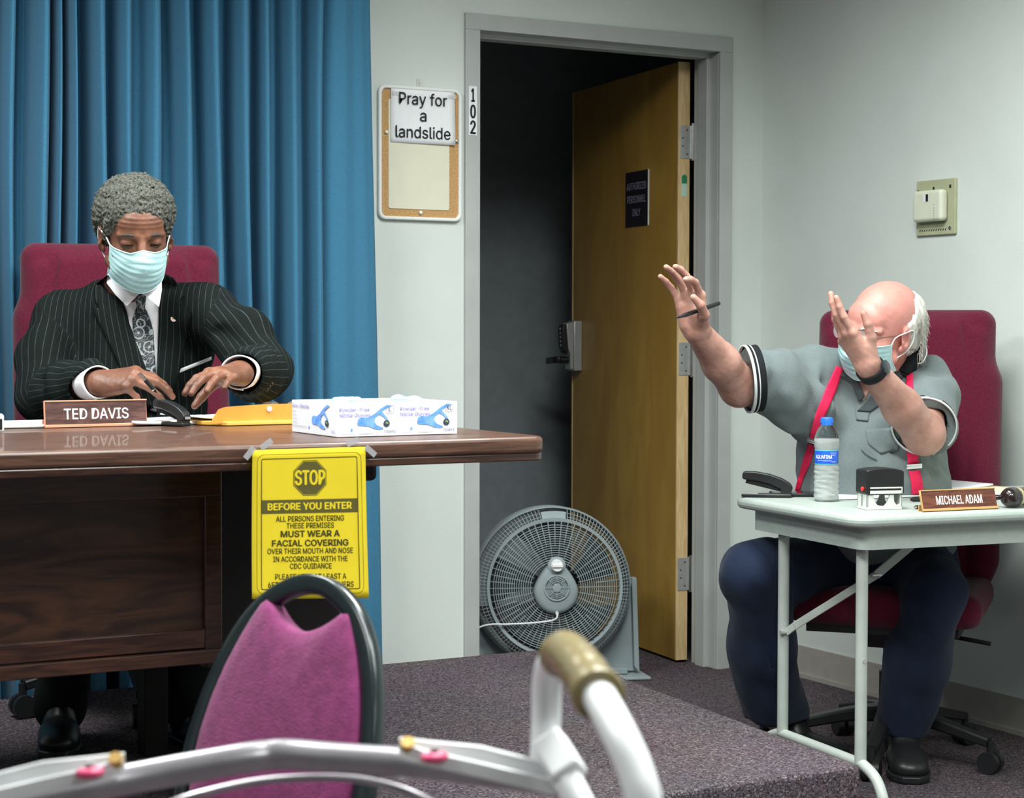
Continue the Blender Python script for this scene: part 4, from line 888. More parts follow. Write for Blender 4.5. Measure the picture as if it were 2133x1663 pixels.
# ------------------------------------------------------------------ burgundy office chairs
def office_chair(label, c, fdir, zf, seat_z, W_, top_z, bot_z, tilt, armr=False, backoff=.0):
    """c: seat centre on the floor level zf, fdir: facing"""
    f = nrm(fdir); l = np.cross(V(0,0,1), f); t = thing('office_chair', label, 'chair', V(c[0], c[1], zf)); c = V(c[0], c[1], zf)
    G = lambda a, b_, z: c + l*a + f*b_ + V(0,0,z)
    Mb_u = nrm(V(0,0,1) - f*tilt); Mb_f = np.cross(l, Mb_u); Mb_f = Mb_f if Mb_f @ f > 0 else -Mb_f; MM = np.stack([l, Mb_f, Mb_u], 1)
    Hh = (top_z-bot_z)/2; bc = G(0, -.27-backoff, (top_z+bot_z)/2); S = SDF()
    Q = lambda x, y, z: bc + MM @ V(x, y, z)
    S.box(Q(0,0,0), (W_*.5, .045, Hh), .042, MM, .01)
    S.box(Q(0,0,-Hh*.15), (W_*.530, .040, Hh*.72), .040, MM, .05)
    S.box(Q(0,.030,.0), (W_*.36, .040, Hh*.92), .035, MM, .030)
    for s_ in (-1, 1):
        S.cap(Q(s_*W_*.43,.030,-Hh*.78), Q(s_*W_*.40,.030,Hh*.80), .036, .026, .02)
        S.chain([Q(s_*W_*.375,.070,-Hh*.9), Q(s_*W_*.365,.070,Hh*.55), Q(s_*W_*.33,.062,Hh*.90)], [.008,.008,.008], .008, 's')
    S.chain([Q(-W_*.36,.072,Hh*.34), Q(0,.074,Hh*.29), Q(W_*.36,.072,Hh*.34)], [.007]*3, .008, 's')
    v, q = S.mesh(.006); mesh_np('backrest', v, q, M_burg, t)
    S = SDF(); S.box(Q(0,-.045,-.02), (W_*.47,.016,Hh*.93), .014, MM, .01); v, q = S.mesh(.009); mesh_np('back_shell', v, q, M_blackm, t)
    S = SDF(); S.box(G(0,.0,seat_z-.045), (.260,.235,.045), .040, np.stack([l, f, V(0,0,1)], 1), .02); S.ell(G(0,.02,seat_z-.022), (.22,.20,.04), np.stack([l, f, V(0,0,1)], 1), .03); S.ell(G(0,.19,seat_z-.050), (.23,.055,.042), np.stack([l, f, V(0,0,1)], 1), .03)
    v, q = S.mesh(.007); mesh_np('seat', v, q, M_burg, t)
    b = MB(); b.box(G(0,0,seat_z-.105), (.20,.19,.012), np.stack([l, f, V(0,0,1)], 1)); b.box(G(0,-.02,seat_z-.14), (.07,.10,.03), np.stack([l, f, V(0,0,1)], 1)); b.tube(spl([G(0,-.10,seat_z-.13), G(0,-.25,seat_z-.12), G(0,-.33,seat_z-.02), G(0,-.33-backoff,seat_z+.15)]), .022, 10, flat=(.5,1.6), up=f)
    b.tube([G(.10,.02,seat_z-.13), G(.27,.04,seat_z-.15)], .006, 8); obj('tilt_mechanism', b, M_black, t, ang=30)
    b = MB(); b.cyl(G(0,0,.10), G(0,0,.24), .030); b.cyl(G(0,0,.24), G(0,0,seat_z-.15), .020); obj('gas_column', b, M_black, t)
    for i in range(5):
        a = math.radians(20 + 72*i); d_ = l*math.cos(a) + f*math.sin(a); b = MB()
        b.tube(spl([c+V(0,0,.125)+d_*.03, c+V(0,0,.118)+d_*.12, c+V(0,0,.082)+d_*.29]), [.030-.014*k/16 for k in range(17)], 10, flat=(.8,1.0), up=V(0,0,1)); lg = obj('leg', b, M_black, t)
        w_ = c + d_*.295 + V(0,0,.030); ax = np.cross(d_, V(0,0,1)); b = MB()
        for s_ in (-1, 1): b.cyl(w_ + ax*s_*.006, w_ + ax*s_*.024, .0290, n=18)
        b.cyl(w_ - ax*.02, w_ + ax*.02, .008); b.cyl(w_+V(0,0,.02), w_+V(0,0,.056), .010); obj('caster', b, M_black, lg, ang=40)
    if armr:
        for s_ in (-1, 1):
            b = MB(); b.tube(spl([G(s_*.24,.06,seat_z-.09), G(s_*.30,.06,seat_z-.02), G(s_*.305,.03,seat_z+.12), G(s_*.295,-.02,seat_z+.185)]), .016, 10, flat=(.7,1.5), up=f); obj('arm_support', b, M_black, t)
            b = MB(); b.box(G(s_*.295,.0,seat_z+.20), (.030,.13,.014), np.stack([l, f, V(0,0,1)], 1)); obj('armrest', b, M_black, t, bev=.010)
    return t
# ------------------------------------------------------------------ banquet chair in the foreground
bc_ = at(640, 1397, 2.30); bw = nrm(V(.3, -1.0, 0)); t_ = nrm(V(1, .3, 0)); bl_ = nrm(V(0,0,1) + t_*.3); bn = nrm(np.cross(bw, bl_))
if bn @ FW > 0: bn = -bn
ch = thing('banquet_chair', 'black framed banquet chair with magenta pad in front of the yellow notice', 'chair', V(bc_[0], bc_[1], 0))
def B3(a, c_, n=0): return bc_ + bw*(a-.018) + bl_*c_ + bn*n
half = [(0,.106),(.028,.103),(.058,.092),(.085,.076),(.108,.054),(.128,.026),(.146,-.012),(.160,-.060),(.168,-.115),(.168,-.170),(.158,-.215),(.140,-.250)]
hoop = spl([B3(-a, c_) for a, c_ in half[::-1]] + [B3(a, c_) for a, c_ in half[1:]], 5)
M_cf = mat('black_frame_paint', (.010,.017,.019), .25, .5, coat=.15, noise=.1)
b = MB(); b.tube(hoop, .0100, 16, flat=(1.05,1.25), up=bn); obj('back_frame', b, M_cf, ch)
inn = [(x*.935, z) for x, z in ((.150,-.20),(.163,-.150),(.163,-.100),(.155,-.055),(.141,-.012),(.123,.026),(.108,.052),(.094,.072))]
padR = [(x, z) for x, z in inn]; dip = [(.086,.0765), (.079,.0785), (.072,.0770)] + [(x_, .046+.033*(x_/.074)**1.9) for x_ in (.064,.055,.046,.037,.028,.019,.010,0)]
pol = padR + dip + [(-x, z) for x, z in dip[-2::-1]] + [(-x, z) for x, z in padR[::-1]]
pol = [tuple(p) for p in resamp(pol + pol[:1], 90)[:-1]]
M_mag = mat('magenta_velour', (.190,.033,.115), .9, .2, noise=.14, nscale=60, bump=.3, bscale=300, sheen=.12)
def pad(parent):
    n = len(pol); cx_, cy_ = 0, -.07; L_ = [(.985,-.012),(1.0,-.004),(1.0,.006),(.985,.012),(.94,.0165),(.80,.020),(.5,.023),(.2,.024)]
    vs = []; fs = []
    for s_, z in L_: vs += [B3(cx_+(x-cx_)*s_, cy_+(y-cy_)*s_, z) for x, y in pol]
    for j in range(len(L_)-1):
        for i in range(n): k = (i+1) % n; fs.append((j*n+i, j*n+k, (j+1)*n+k, (j+1)*n+i))
    fs.append(tuple((len(L_)-1)*n+i for i in range(n))); fs.append(tuple(i for i in range(n))[::-1])
    b = MB(); b.add(vs, fs); return obj('back_pad', b, M_mag, parent, ang=60)
pad(ch)
sx_ = bn*V(1,1,0); sx_ = nrm(sx_); zs = .45
sc0 = B3(0,-.235); sc0 = V(sc0[0], sc0[1], 0) + sx_*.20
Ms2 = np.stack([bw, sx_, V(0,0,1)], 1)
S = SDF(); S.box(sc0+V(0,0,zs-.025), (.205,.205,.035), .030, Ms2, .02); v, q = S.mesh(.008); mesh_np('seat', v, q, M_mag, ch)
b = MB(); b.box(sc0+V(0,0,zs-.068), (.20,.20,.010), Ms2); obj('seat_frame', b, M_cf, ch, bev=.004)
for s_ in (-1, 1):
    b = MB(); b.tube(spl([B3(s_*.150,-.235), V(*(sc0+bw*s_*.19-sx_*.19)[:2], zs-.06), V(*(sc0+bw*s_*.195-sx_*.27)[:2], .012)]), .0115, 12); obj('leg', b, M_cf, ch)
    b = MB(); b.tube(spl([V(*(sc0+bw*s_*.19+sx_*.18)[:2], zs-.06), V(*(sc0+bw*s_*.20+sx_*.23)[:2], .012)]), .0115, 12); obj('leg', b, M_cf, ch)
# ------------------------------------------------------------------ walking frame, nearest the lens
wk = thing('walking_frame', 'grey aluminium walking frame with tan hand grips, nearest the viewer', 'walker', V(*at(600, 1600, 1.5)[:2], 0))
M_alu = mat('aluminium_tube', (.42,.40,.43), .32, .5, .75, noise=.05, nscale=60); M_wtube = mat('white_enamel', (.80,.82,.83), .35, .5, noise=.02); M_grip = mat('tan_grip', (.235,.185,.08), .28, .55, noise=.05, coat=.3)
b = MB(); cb0 = spl([at(-120,1712,1.50), at(120,1655,1.52), at(300,1618,1.54), at(500,1582,1.55), at(560,1574,1.555), at(600,1572,1.555), at(700,1580,1.555), at(900,1594,1.55), at(1080,1616,1.54), at(1170,1630,1.53)], 4)
b.tube(cb0, .0128, 16); obj('crossbar', b, M_alu, wk)
b = MB(); b.tube(spl([at(330,1685,1.56), at(400,1660,1.56), at(520,1632,1.57), at(640,1621,1.57), at(750,1625,1.57), at(850,1650,1.56), at(930,1690,1.56)]), .0035, 10); obj('folding_rod', b, M_alu, wk)
M_brass = mat('brass_rivet', (.62,.40,.14), .35, .5, .6); M_redb = mat('pink_button', (.62,.06,.16), .4, .5)
def plate(pts, w, name='hinge_plate'):
    b = MB(); b.tube(pts, w, 8, flat=(1, .28)); return obj(name, b, M_wtube, wk, ang=30)
for mir in (0, 1):
    X = (lambda x: x) if not mir else (lambda x: 1092 - x)      # mirrored about the middle of the frame
    yo = (lambda y: y) if not mir else (lambda y: y + 32)
    plate([at(X(832),yo(1552),1.515), at(X(900),yo(1560),1.51), at(X(1000),yo(1570),1.51), at(X(1165),yo(1612),1.50)], .0065)
    pl_ = plate([at(X(842),yo(1562),1.505), at(X(880),yo(1578),1.50), at(X(1000),yo(1604),1.495), at(X(1160),yo(1642),1.49)], .0065)
    b = MB(); p = at(X(850),yo(1556),1.505); q_ = nrm(UP*.75 - FW*.65); b.cyl(p - q_*.002, p + q_*.0065, .0055); obj('rivet', b, M_brass, wk)
    b = MB(); p = at(X(905),yo(1578),1.49); S = SDF(); S.ell(p, (.012,.009,.005), None); v, q = S.mesh(.002); mesh_np('release_button', v, q, M_redb, wk)['label'] = 'pink plastic release button'
    b = MB(); b.cyl(at(X(906),yo(1572),1.49), at(X(906),yo(1556),1.49), .0035); obj('pin', b, M_steel, wk)
    if mir: g0 = -.0
    # side frame: inner leg rises, bends forward under the grip, outer leg returns towards the viewer
    zf = .015
    a0 = at(X(1205),yo(1668),1.47); a1 = at(X(1135),yo(1560),1.52)
    leg_in = [V(a0[0], a0[1], zf), V(a0[0], a0[1], zf+.3)] + spl([at(X(1216),yo(1690),1.47), at(X(1190),yo(1640),1.48), at(X(1150),yo(1560),1.50)], 4)
    b = MB(); b.tube(leg_in, .0120, 14); obj('leg', b, M_wtube, wk)
    up_ = spl([at(X(1135),yo(1575),1.53), at(X(1138),yo(1500),1.52), at(X(1140),yo(1420),1.50), at(X(1152),yo(1378),1.47), at(X(1180),yo(1362),1.42), at(X(1215),yo(1400),1.35), at(X(1250),yo(1455),1.29), at(X(1290),yo(1530),1.25), at(X(1325),yo(1610),1.23), at(X(1345),yo(1700),1.22), at(X(1352),yo(1900),1.22)], 6)
    end = up_[-1]; b = MB(); b.tube(up_ + [V(end[0], end[1], zf)], .0122, 16); obj('handle_tube', b, M_wtube, wk)
    gr = spl([at(X(1166),yo(1370),1.445), at(X(1180),yo(1362),1.42), at(X(1215),yo(1400),1.35), at(X(1245),yo(1447),1.295)], 6); n = len(gr)
    b = MB(); rr = [.0150]+[.0172+.0006*math.sin(k*2.2) for k in range(n-3)]+[.0185,.0180]
    b.tube(gr, rr, 20); b.tube([gr[-1], gr[-1]+nrm(gr[-1]-gr[-2])*.004], [.0195,.0185], 20); obj('hand_grip', b, M_grip, wk)['label'] = 'tan rubber hand grip'
    b = MB(); d_ = nrm(at(X(1205),yo(1640),1.48) - at(X(1150),yo(1550),1.51)); m_ = at(X(1165),yo(1580),1.495); b.box(m_, (.0135,.020,.0135), frame(np.cross(d_, FW), d_)); obj('clamp', b, M_wtube, wk, bev=.004)
    b = MB()
    for p in (V(a0[0], a0[1], 0), V(end[0], end[1], 0)): b.cyl(p+V(0,0,.002), p+V(0,0,.04), .018, .014)
    obj('rubber_tips', b, M_grip, wk)
# ------------------------------------------------------------------ people
def skinmat(name, c1, c2, rough, nsc=14, sss=.15, spec=.5, bump=.12):
    return mat(name, c1, rough, spec, col2=c2, nscale=nsc, bump=bump, bscale=320, sss=sss)
def striped(name, base, line, period, rough=.85):
    m = mat(name, base, rough, .08, bump=.3, bscale=420); t = m.node_tree; N = t.nodes; L = t.links; b = N['Principled BSDF']
    a = N.new('ShaderNodeAttribute'); a.attribute_name = 'u'
    f = mathn(N, L, 'FRACT', mathn(N, L, 'DIVIDE', a.outputs['Fac'], period)); d = mathn(N, L, 'ABSOLUTE', mathn(N, L, 'SUBTRACT', f, .5))
    k = mathn(N, L, 'LESS_THAN', d, .045)
    tc = [n for n in N if n.type == 'TEX_COORD'][0]; n = N.new('ShaderNodeTexNoise'); n.inputs['Scale'].default_value = 60; n.inputs['Detail'].default_value = 4; L.new(tc.outputs['Object'], n.inputs['Vector'])
    k2 = mathn(N, L, 'MULTIPLY', k, mathn(N, L, 'MULTIPLY', n.outputs['Fac'], 1.1))
    mx = N.new('ShaderNodeMix'); mx.data_type = 'RGBA'; L.new(k2, mx.inputs[0]); mx.inputs[6].default_value = (*base, 1); mx.inputs[7].default_value = (*line, 1); L.new(mx.outputs[2], b.inputs['Base Color'])
    return m
def stripe_attr(v, segs, ctr, ax):
    """stripe coordinate: across the chest for the torso, around the limb for sleeves"""
    best = np.full(len(v), 1e9); u = (v - ctr) @ ax; ub = u.copy()
    for a, b_, r, ref in segs:
        ab = b_ - a; t = np.clip((v-a) @ ab/(ab @ ab), 0, 1); q = v - a - t[:, None]*ab; d = np.linalg.norm(q, axis=1) - r
        e1 = nrm(ref - nrm(ab)*(ref @ nrm(ab))); e2 = np.cross(nrm(ab), e1); ang = np.arctan2(q @ e2, q @ e1)
        m = d < best; best = np.where(m, d, best); ub = np.where(m & (r < .09), ang*.056, np.where(m, u, ub))
    return ub
M_mask = mat('mask_blue', (.40,.64,.66), .8, .3, noise=.05, nscale=30, bump=.15, bscale=300, sheen=.1); M_loop = mat('elastic_white', (.85,.88,.88), .7)
def facemask(t, L, w=.066, top=-.022, bot=-.112, name='face_mask', loops=True, earx=.084):
    def srf(u, v, o=0):
        th_ = (u-.5)*2; side = abs(th_)
        zt, zb = top + .006*side - .010*(1-min(1,side*3))*-1, bot + .030*side**1.5
        z = zt*(1-v) + zb*v
        nose = max(0, 1-side*2.6)
        yf = .109 - .010*v + .010*math.sin(v*math.pi)*(1-side) + .010*nose*math.sin(min(1, v*1.6)*math.pi) - (.020*v**3)
        x = w*math.sin(th_*1.35)/math.sin(1.35); y = yf - .066*side**2.1 + o
        pl_ = .0022*((v*4.2) % 1 - .5)*(1-side*.6) * (1 if .12 < v < .85 else 0)
        wr = .0012*math.sin(23*u+7*v) + .0009*math.sin(41*v-13*u)
        return L(x, y + pl_ + wr, z + .0015*math.sin(9*u)*v)
    b = MB(); b.grid(srf, 44, 40); o = obj(name, b, M_mask, t, sol=.0012, ang=0)
    b = MB(); b.tube([srf(k/30, 0, .001) for k in range(31)], .0014, 6); b.tube([srf(0, k/12, .0006) for k in range(13)], .0016, 6); b.tube([srf(1, k/12, .0006) for k in range(13)], .0016, 6); b.tube([srf(k/30, 1, .001) for k in range(31)], .0012, 6)
    obj('mask_binding', b, mat('mask_edge', (.55,.80,.80), .8), o, ang=0)
    if loops:
        for q in (0, 1):
            s_ = 1 if q else -1; b = MB(); p0 = srf(q, .02, .001); p1 = srf(q, .97, .001)
            b.tube(spl([p0, L(s_*.074,.030,.000), L(s_*earx,.006,.012), L(s_*earx,-.022,.012), L(s_*earx,-.026,-.014), L(s_*(earx-.004),-.008,-.040), L(s_*.068,.030,-.066), p1]), .0016, 6); obj('ear_loop', b, M_loop, o, ang=0)
    return srf
def fingernails(t, tips): pass
# ======================= the man in the suit
FC = at(283, 486, 4.40)                          # mid head, eye height
fd = nrm(cv(.34, -.36, .87)); xl = nrm(np.cross(V(0,0,1), fd)*1.0); xl = nrm(xl - fd*(xl @ fd)); xl = xl*1.0
if xl @ RT < 0: xl = -xl                         # his left is towards the right of the picture
xl = nrm(xl + V(0,0,1)*.035); up_h = np.cross(xl, fd); up_h = up_h if up_h[2] > 0 else -up_h
man = thing('person', 'seated man in dark pinstripe suit and blue mask, looking down at papers on the desk', 'person', V(1.25, 4.45, .2))
SLR, SLL = at(128, 668, 4.60), at(440, 652, 4.52)      # his right / left shoulder joints
ELR, ELL = at(98, 822, 4.45), at(546, 775, 4.40)
WRR, WRL = at(203, 797, 4.25), at(500, 776, 4.17)
NK = at(284, 610, 4.56); CH = at(282, 760, 4.60); BL = at(280, 930, 4.62); HP = at(280, 1060, 4.64)
S = SDF(); Lh = head(S, FC, xl, fd, up_h, 1.0)
S.cap(Lh(0,-.030,-.055), NK, .056, .062, .02); S.cap(NK, CH, .075, .12, .05)
S.ell(CH, (.165,.105,.20), np.stack([RT, nrm(FW*V(1,1,0)), V(0,0,1)], 1), .05); S.ell(BL, (.150,.110,.18), np.stack([RT, nrm(FW*V(1,1,0)), V(0,0,1)], 1), .05); S.ell(HP, (.165,.12,.12), np.stack([RT, nrm(FW*V(1,1,0)), V(0,0,1)], 1), .05)
S.cap(SLR, SLL, .045, .045, .04)
S.chain([SLR, ELR, WRR], [.038,.028,.027], .02); S.chain([SLL, ELL, WRL], [.038,.028,.027], .02)
KR, KL = at(170, 1130, 4.28), at(420, 1130, 4.22); AR, AL = V(KR[0]-.02, KR[1]+.12, .30), V(KL[0]+.02, KL[1]+.14, .30)
S.chain([HP-RT*.09, KR, AR], [.070,.052,.036], .03); S.chain([HP+RT*.09, KL, AL], [.070,.052,.036], .03)
tipsR = hand(S, WRR, cv(.93,.10,.22), cv(-.05,.80,.58), -1, [(28,22,14),(34,22,14),(42,20,12),(64,30,18)], [-6,2,8,14], [(.75,.55,-.35),(.45,.8,-.35),(.3,.9,-.3)], 1.02)
tipsL = hand(S, WRL, cv(-.36,-.08,.92), cv(-.02,.90,.42), 1, [(12,22,16),(10,18,16),(6,16,14),(2,12,10)], [7,1,-7,-15], [(.62,.50,-.60),(.35,.55,-.75),(.2,.65,-.72)], 1.02)
wrinkle = sines(11, 14, 250, 700, .00018)
S.disp = lambda P: wrinkle(P) + .0009*np.exp(-(((P-FC) @ up_h - .048)/.016)**2)*np.sin(((P-FC) @ up_h)*620)*(((P-FC) @ fd) > .05)
v, q = S.mesh(.0027); M_sk1 = skinmat('skin_brown', (.105,.040,.022), (.200,.082,.046), .50, 16, .1)
mesh_np('body', v, q, M_sk1, man)
# hair
S = SDF(); Mh = np.stack([xl, fd, up_h], 1)
S.ell(Lh(0,-.026,.050), (.094,.106,.086), Mh, .02); S.ell(Lh(0,-.050,.010), (.090,.085,.075), Mh, .03)
S.ell(Lh(0,.110,-.012), (.076,.105,.078), Mh, .012, 's')
S.ell(Lh(0,-.02,-.150), (.12,.12,.128), Mh, .01, 's')
for s_ in (-1, 1): S.ell(Lh(s_*.096,.004,-.026), (.032,.056,.056), Mh, .008, 's'); S.cap(Lh(s_*.074,.026,.030), Lh(s_*.074,.020,-.012), .010, .006, .008)
h1 = sines(4, 26, 300, 900, .0021); h2 = sines(5, 18, 120, 300, .0016); S.disp = lambda P: h1(P) + h2(P)
v, q = S.mesh(.0026); M_hair = mat('grey_curls', (.035,.036,.033), .95, .2, col2=(.155,.16,.135), nscale=210, bump=1.0, bscale=480); mesh_np('hair', v, q, M_hair, man)
b = MB()
for s_ in (-1, 1): b.tube(spl([Lh(s_*.014,.089,.017), Lh(s_*.030,.088,.021), Lh(s_*.050,.073,.016)]), [.0022]*5+[.0032]*7+[.0024]*3+[.001]*2, 8)
obj('eyebrows', b, mat('brow_grey', (.05,.045,.04), .95, bump=.5, bscale=400), man, ang=0)
b = MB()
for s_ in (-1, 1): b.tube(spl([Lh(s_*.020,.083,-.0055), Lh(s_*.032,.0865,-.0085), Lh(s_*.046,.078,-.0055)]), .0011, 6)
obj('eyelashes', b, M_ink, man, ang=0)
facemask(man, Lh, .067, -.020, -.122)
# shirt collar, shirt front and cuffs
M_shirt = mat('white_shirt', (.80,.79,.82), .8, .2, noise=.02, bump=.1, bscale=200)
# jacket
TM = np.stack([RT, nrm(FW*V(1,1,0)), V(0,0,1)], 1)
S = SDF(); S.cap(NK+V(0,0,-.055), CH, .085, .15, .05); S.ell(CH+V(0,0,.01), (.188,.128,.22), TM, .05); S.ell(BL, (.185,.140,.19), TM, .06); S.ell(HP, (.20,.15,.12), TM, .05)
S.cap(SLR+RT*.015+V(0,0,.0), SLL-RT*.015, .062, .060, .05); S.cap(NK+V(0,0,-.045)+RT*-.05, SLR+V(0,0,.012), .045, .052, .04); S.cap(NK+V(0,0,-.045)+RT*.05, SLL+V(0,0,.012), .045, .052, .04)
SE_R = WRR + nrm(ELR-WRR)*.045; SE_L = WRL + nrm(ELL-WRL)*.055
S.chain([SLR, (SLR+ELR)/2 - RT*.022, ELR - RT*.006], [.068,.066,.062], .03); S.chain([ELR - RT*.006, (ELR+SE_R)/2, SE_R], [.062,.058,.050], .03)
S.chain([SLL, (SLL+ELL)/2 + RT*.018+V(0,0,.01), ELL + RT*.002], [.068,.064,.066], .03); S.chain([ELL + RT*.002, (ELL+SE_L)/2, SE_L + RT*.004], [.064,.062,.056], .03)
S.cap(SE_R, WRR + nrm(WRR-SE_R)*.06, .040, .046, .006, 's'); S.cap(SE_L + nrm(WRL-SE_L)*.012, WRL + nrm(WRL-SE_L)*.06, .044, .055, .006, 's')
for (p0, p1, p2, r_) in ((at(92,748,4.38), at(130,772,4.36), at(168,760,4.38), .009), (at(84,792,4.36), at(130,800,4.33), at(160,780,4.35), .008), (at(455,690,4.42), at(500,720,4.36), at(560,728,4.34), .009), (at(150,640,4.46), at(150,700,4.44), at(165,800,4.44), .009), (at(418,640,4.42), at(420,700,4.40), at(405,790,4.42), .009), (at(470,745,4.36), at(520,752,4.31), at(570,745,4.32), .007)):
    S.chain([p0, p1, p2], [r_*.6, r_, r_*.6], .022, 's')
f1 = sines(21, 8, 22, 55, .0060, (1,1,.6)); f2 = sines(22, 9, 60, 130, .0018); f3 = sines(23, 6, 45, 95, .0022, (1,1,.25)); S.disp = lambda P: f1(P) + f2(P) + f3(P)
v, q = S.mesh(.0052)
segs = [(SLR, ELR, .06, V(0,0,1)), (ELR, SE_R, .055, V(0,0,1)), (SLL, ELL, .06, V(0,0,1)), (ELL, SE_L, .055, V(0,0,1)), (NK, CH, .15, V(0,0,1)), (CH, BL, .15, V(0,0,1)), (SLR+RT*.06, SLL-RT*.06, .10, V(0,0,1))]
M_suit = striped('pinstripe_wool', (.0075,.0105,.0100), (.060,.075,.075), .0150); jk = mesh_np('suit_jacket', v, q, M_suit, man, attr={'u': stripe_attr(v, segs, NK, RT)})
BJ = bvh(v, q)
def sheet(name, m, parent, Lc, Rc, off, nu=10, nv=26, th=.003, D=None, attr=None, sm=2, B_=None):
    b = MB(); patch(b, B_ or BJ, Lc, Rc, nu, nv, off, D, th, sm); o = obj(name, b, m, parent, ang=0)
    if attr is not None:
        me = o.data; a = me.attributes.new('u', 'FLOAT', 'POINT'); a.data.foreach_set('value', np.array([attr(V(*p)) for p in b.v], np.float32))
    return o
sheet('shirt_front', M_shirt, man, [(238,586),(252,640),(272,700),(296,770),(318,812)], [(336,586),(334,650),(330,720),(327,780),(324,830)], .003, 16, 26)
# tie
def tiemat():
    m = mat('paisley_silk', (.008,.011,.016), .4, .5, coat=.1); t = m.node_tree; N = t.nodes; L = t.links; b = N['Principled BSDF']; tc = [n for n in N if n.type == 'TEX_COORD'][0]
    v_ = N.new('ShaderNodeTexVoronoi'); v_.inputs['Scale'].default_value = 34; L.new(tc.outputs['Object'], v_.inputs['Vector'])
    n = N.new('ShaderNodeTexNoise'); n.inputs['Scale'].default_value = 26; n.inputs['Detail'].default_value = 2; L.new(tc.outputs['Object'], n.inputs['Vector'])
    s1 = mathn(N, L, 'SINE', mathn(N, L, 'MULTIPLY', v_.outputs['Distance'], 17.0)); s2 = mathn(N, L, 'SINE', mathn(N, L, 'MULTIPLY', n.outputs['Fac'], 70.0))
    r = mathn(N, L, 'MAXIMUM', mathn(N, L, 'GREATER_THAN', s1, .72), mathn(N, L, 'MULTIPLY', mathn(N, L, 'GREATER_THAN', s2, .8), .6))
    mx = N.new('ShaderNodeMix'); mx.data_type = 'RGBA'; L.new(r, mx.inputs[0]); mx.inputs[6].default_value = (.008,.011,.018,1); mx.inputs[7].default_value = (.25,.28,.28,1); L.new(mx.outputs[2], b.inputs['Base Color']); return m
M_tie = tiemat(); tie = sheet('necktie', M_tie, man, [(284,640),(276,664),(277,690),(283,740),(292,800),(300,850)], [(302,640),(312,664),(319,690),(322,740),(325,800),(326,860)], .009, 10, 26, .006)
kx = hit(BJ, 292, 628, .016, 4.44); S = SDF(); D_ = (kx-CAM) @ FW
S.chain([at(292,614,D_-.004), at(294,642,D_)], [.0155,.0095], .006); v, q = S.mesh(.0022); mesh_np('tie_knot', v, q, M_tie, tie)
# collar wings stand in front of the knot shoulders
M_coll = M_shirt
for P in ([(224,568,4.49),(240,572,4.46),(262,602,4.425),(290,611,4.400),(264,638,4.405),(240,614,4.43),(222,590,4.46)], [(336,566,4.455),(318,600,4.425),(296,611,4.402),(331,640,4.405),(337,604,4.43)]):
    pts = [at(*p) for p in P]; b = MB(); b.prism(pts, FW*.004); obj('collar_wing', b, M_coll, man, smooth=False, bev=.0015)
b = MB(); nb = Lh(0,-.040,-.125)
def cband(u, v_): a = 2*math.pi*u; r = .066+.006*v_; return NK + V(0,0,.012-.045*v_) + RT*r*math.cos(a) - nrm(FW*V(1,1,0))*(r*math.sin(a)*.95) + FW*.004
b.grid(cband, 40, 6, cu=True); obj('collar_band', b, M_coll, man, sol=.003, ang=0)
# lapels
att = lambda p: (p - NK) @ nrm(RT*.97 + V(0,0,1)*.22); att2 = lambda p: (p - NK) @ nrm(RT*.99 - V(0,0,1)*.06)
M_lap = M_suit
sheet('lapel', M_lap, man, [(222,574),(196,596),(196,622),(206,640),(192,642),(216,690),(242,745),(262,790),(300,850)], [(240,572),(248,602),(255,630),(264,652),(268,672),(282,710),(298,752),(312,788),(326,850)], .0120, 12, 34, .006, attr=att, sm=1)
sheet('lapel', M_lap, man, [(334,566),(333,600),(331,640),(330,680),(329,720),(327,760),(325,800),(324,850)], [(360,578),(384,612),(372,630),(398,646),(392,680),(386,720),(376,765),(366,800),(345,850)], .0120, 12, 34, .006, attr=att2, sm=1)
M_lapshade = mat('lapel_shade', (.004,.005,.005), .9, .1)  # sewn edge drawn near-black, standing in for the lapel's shadow
for P in ([(196,596),(196,622),(206,640),(192,642),(216,690),(242,745),(262,790),(285,830)], [(384,612),(372,630),(398,646),(392,680),(386,720),(376,765),(366,800)]):
    b = MB(); b.tube([hit(BJ, x, y, .011, 4.45) for x, y in resamp(P, 40)], .0016, 6); obj('lapel_shade_line', b, M_lapshade, man, ang=0)
# collar of the jacket behind the neck
b = MB()
def jc(u, v_): a = math.pi*(1+u); r = .078+.016*v_; return NK + V(0,0,.006-.040*v_+.01*math.sin(math.pi*u)) + RT*r*math.cos(a)*1.0 - nrm(FW*V(1,1,0))*(r*math.sin(a)) 
b.grid(jc, 24, 6); obj('jacket_collar', b, M_suit, man, sol=.005, ang=0)
# pocket square band, lapel badge, buttons
pk = sheet('pocket_square', M_paper, man, [(369,771),(369,779)], [(440,743),(440,750)], .006, 12, 3, .004)
p = hit(BJ, 362, 664, .0105); b = MB(); b.lathe(p, np.stack([RT, UP, -FW], 1), [(.0072,-.001),(.0076,.0006),(.0066,.0014)], 20); bdg = obj('lapel_badge', b, mat('badge_gold', (.80,.68,.55), .35, .5, .2), man)
b = MB(); b.box(p-FW*.0016, (.0034,.0012,.0003), np.stack([RT, UP, -FW], 1)); obj('badge_mark', b, mat('badge_red', (.35,.05,.05), .5), bdg, smooth=False)
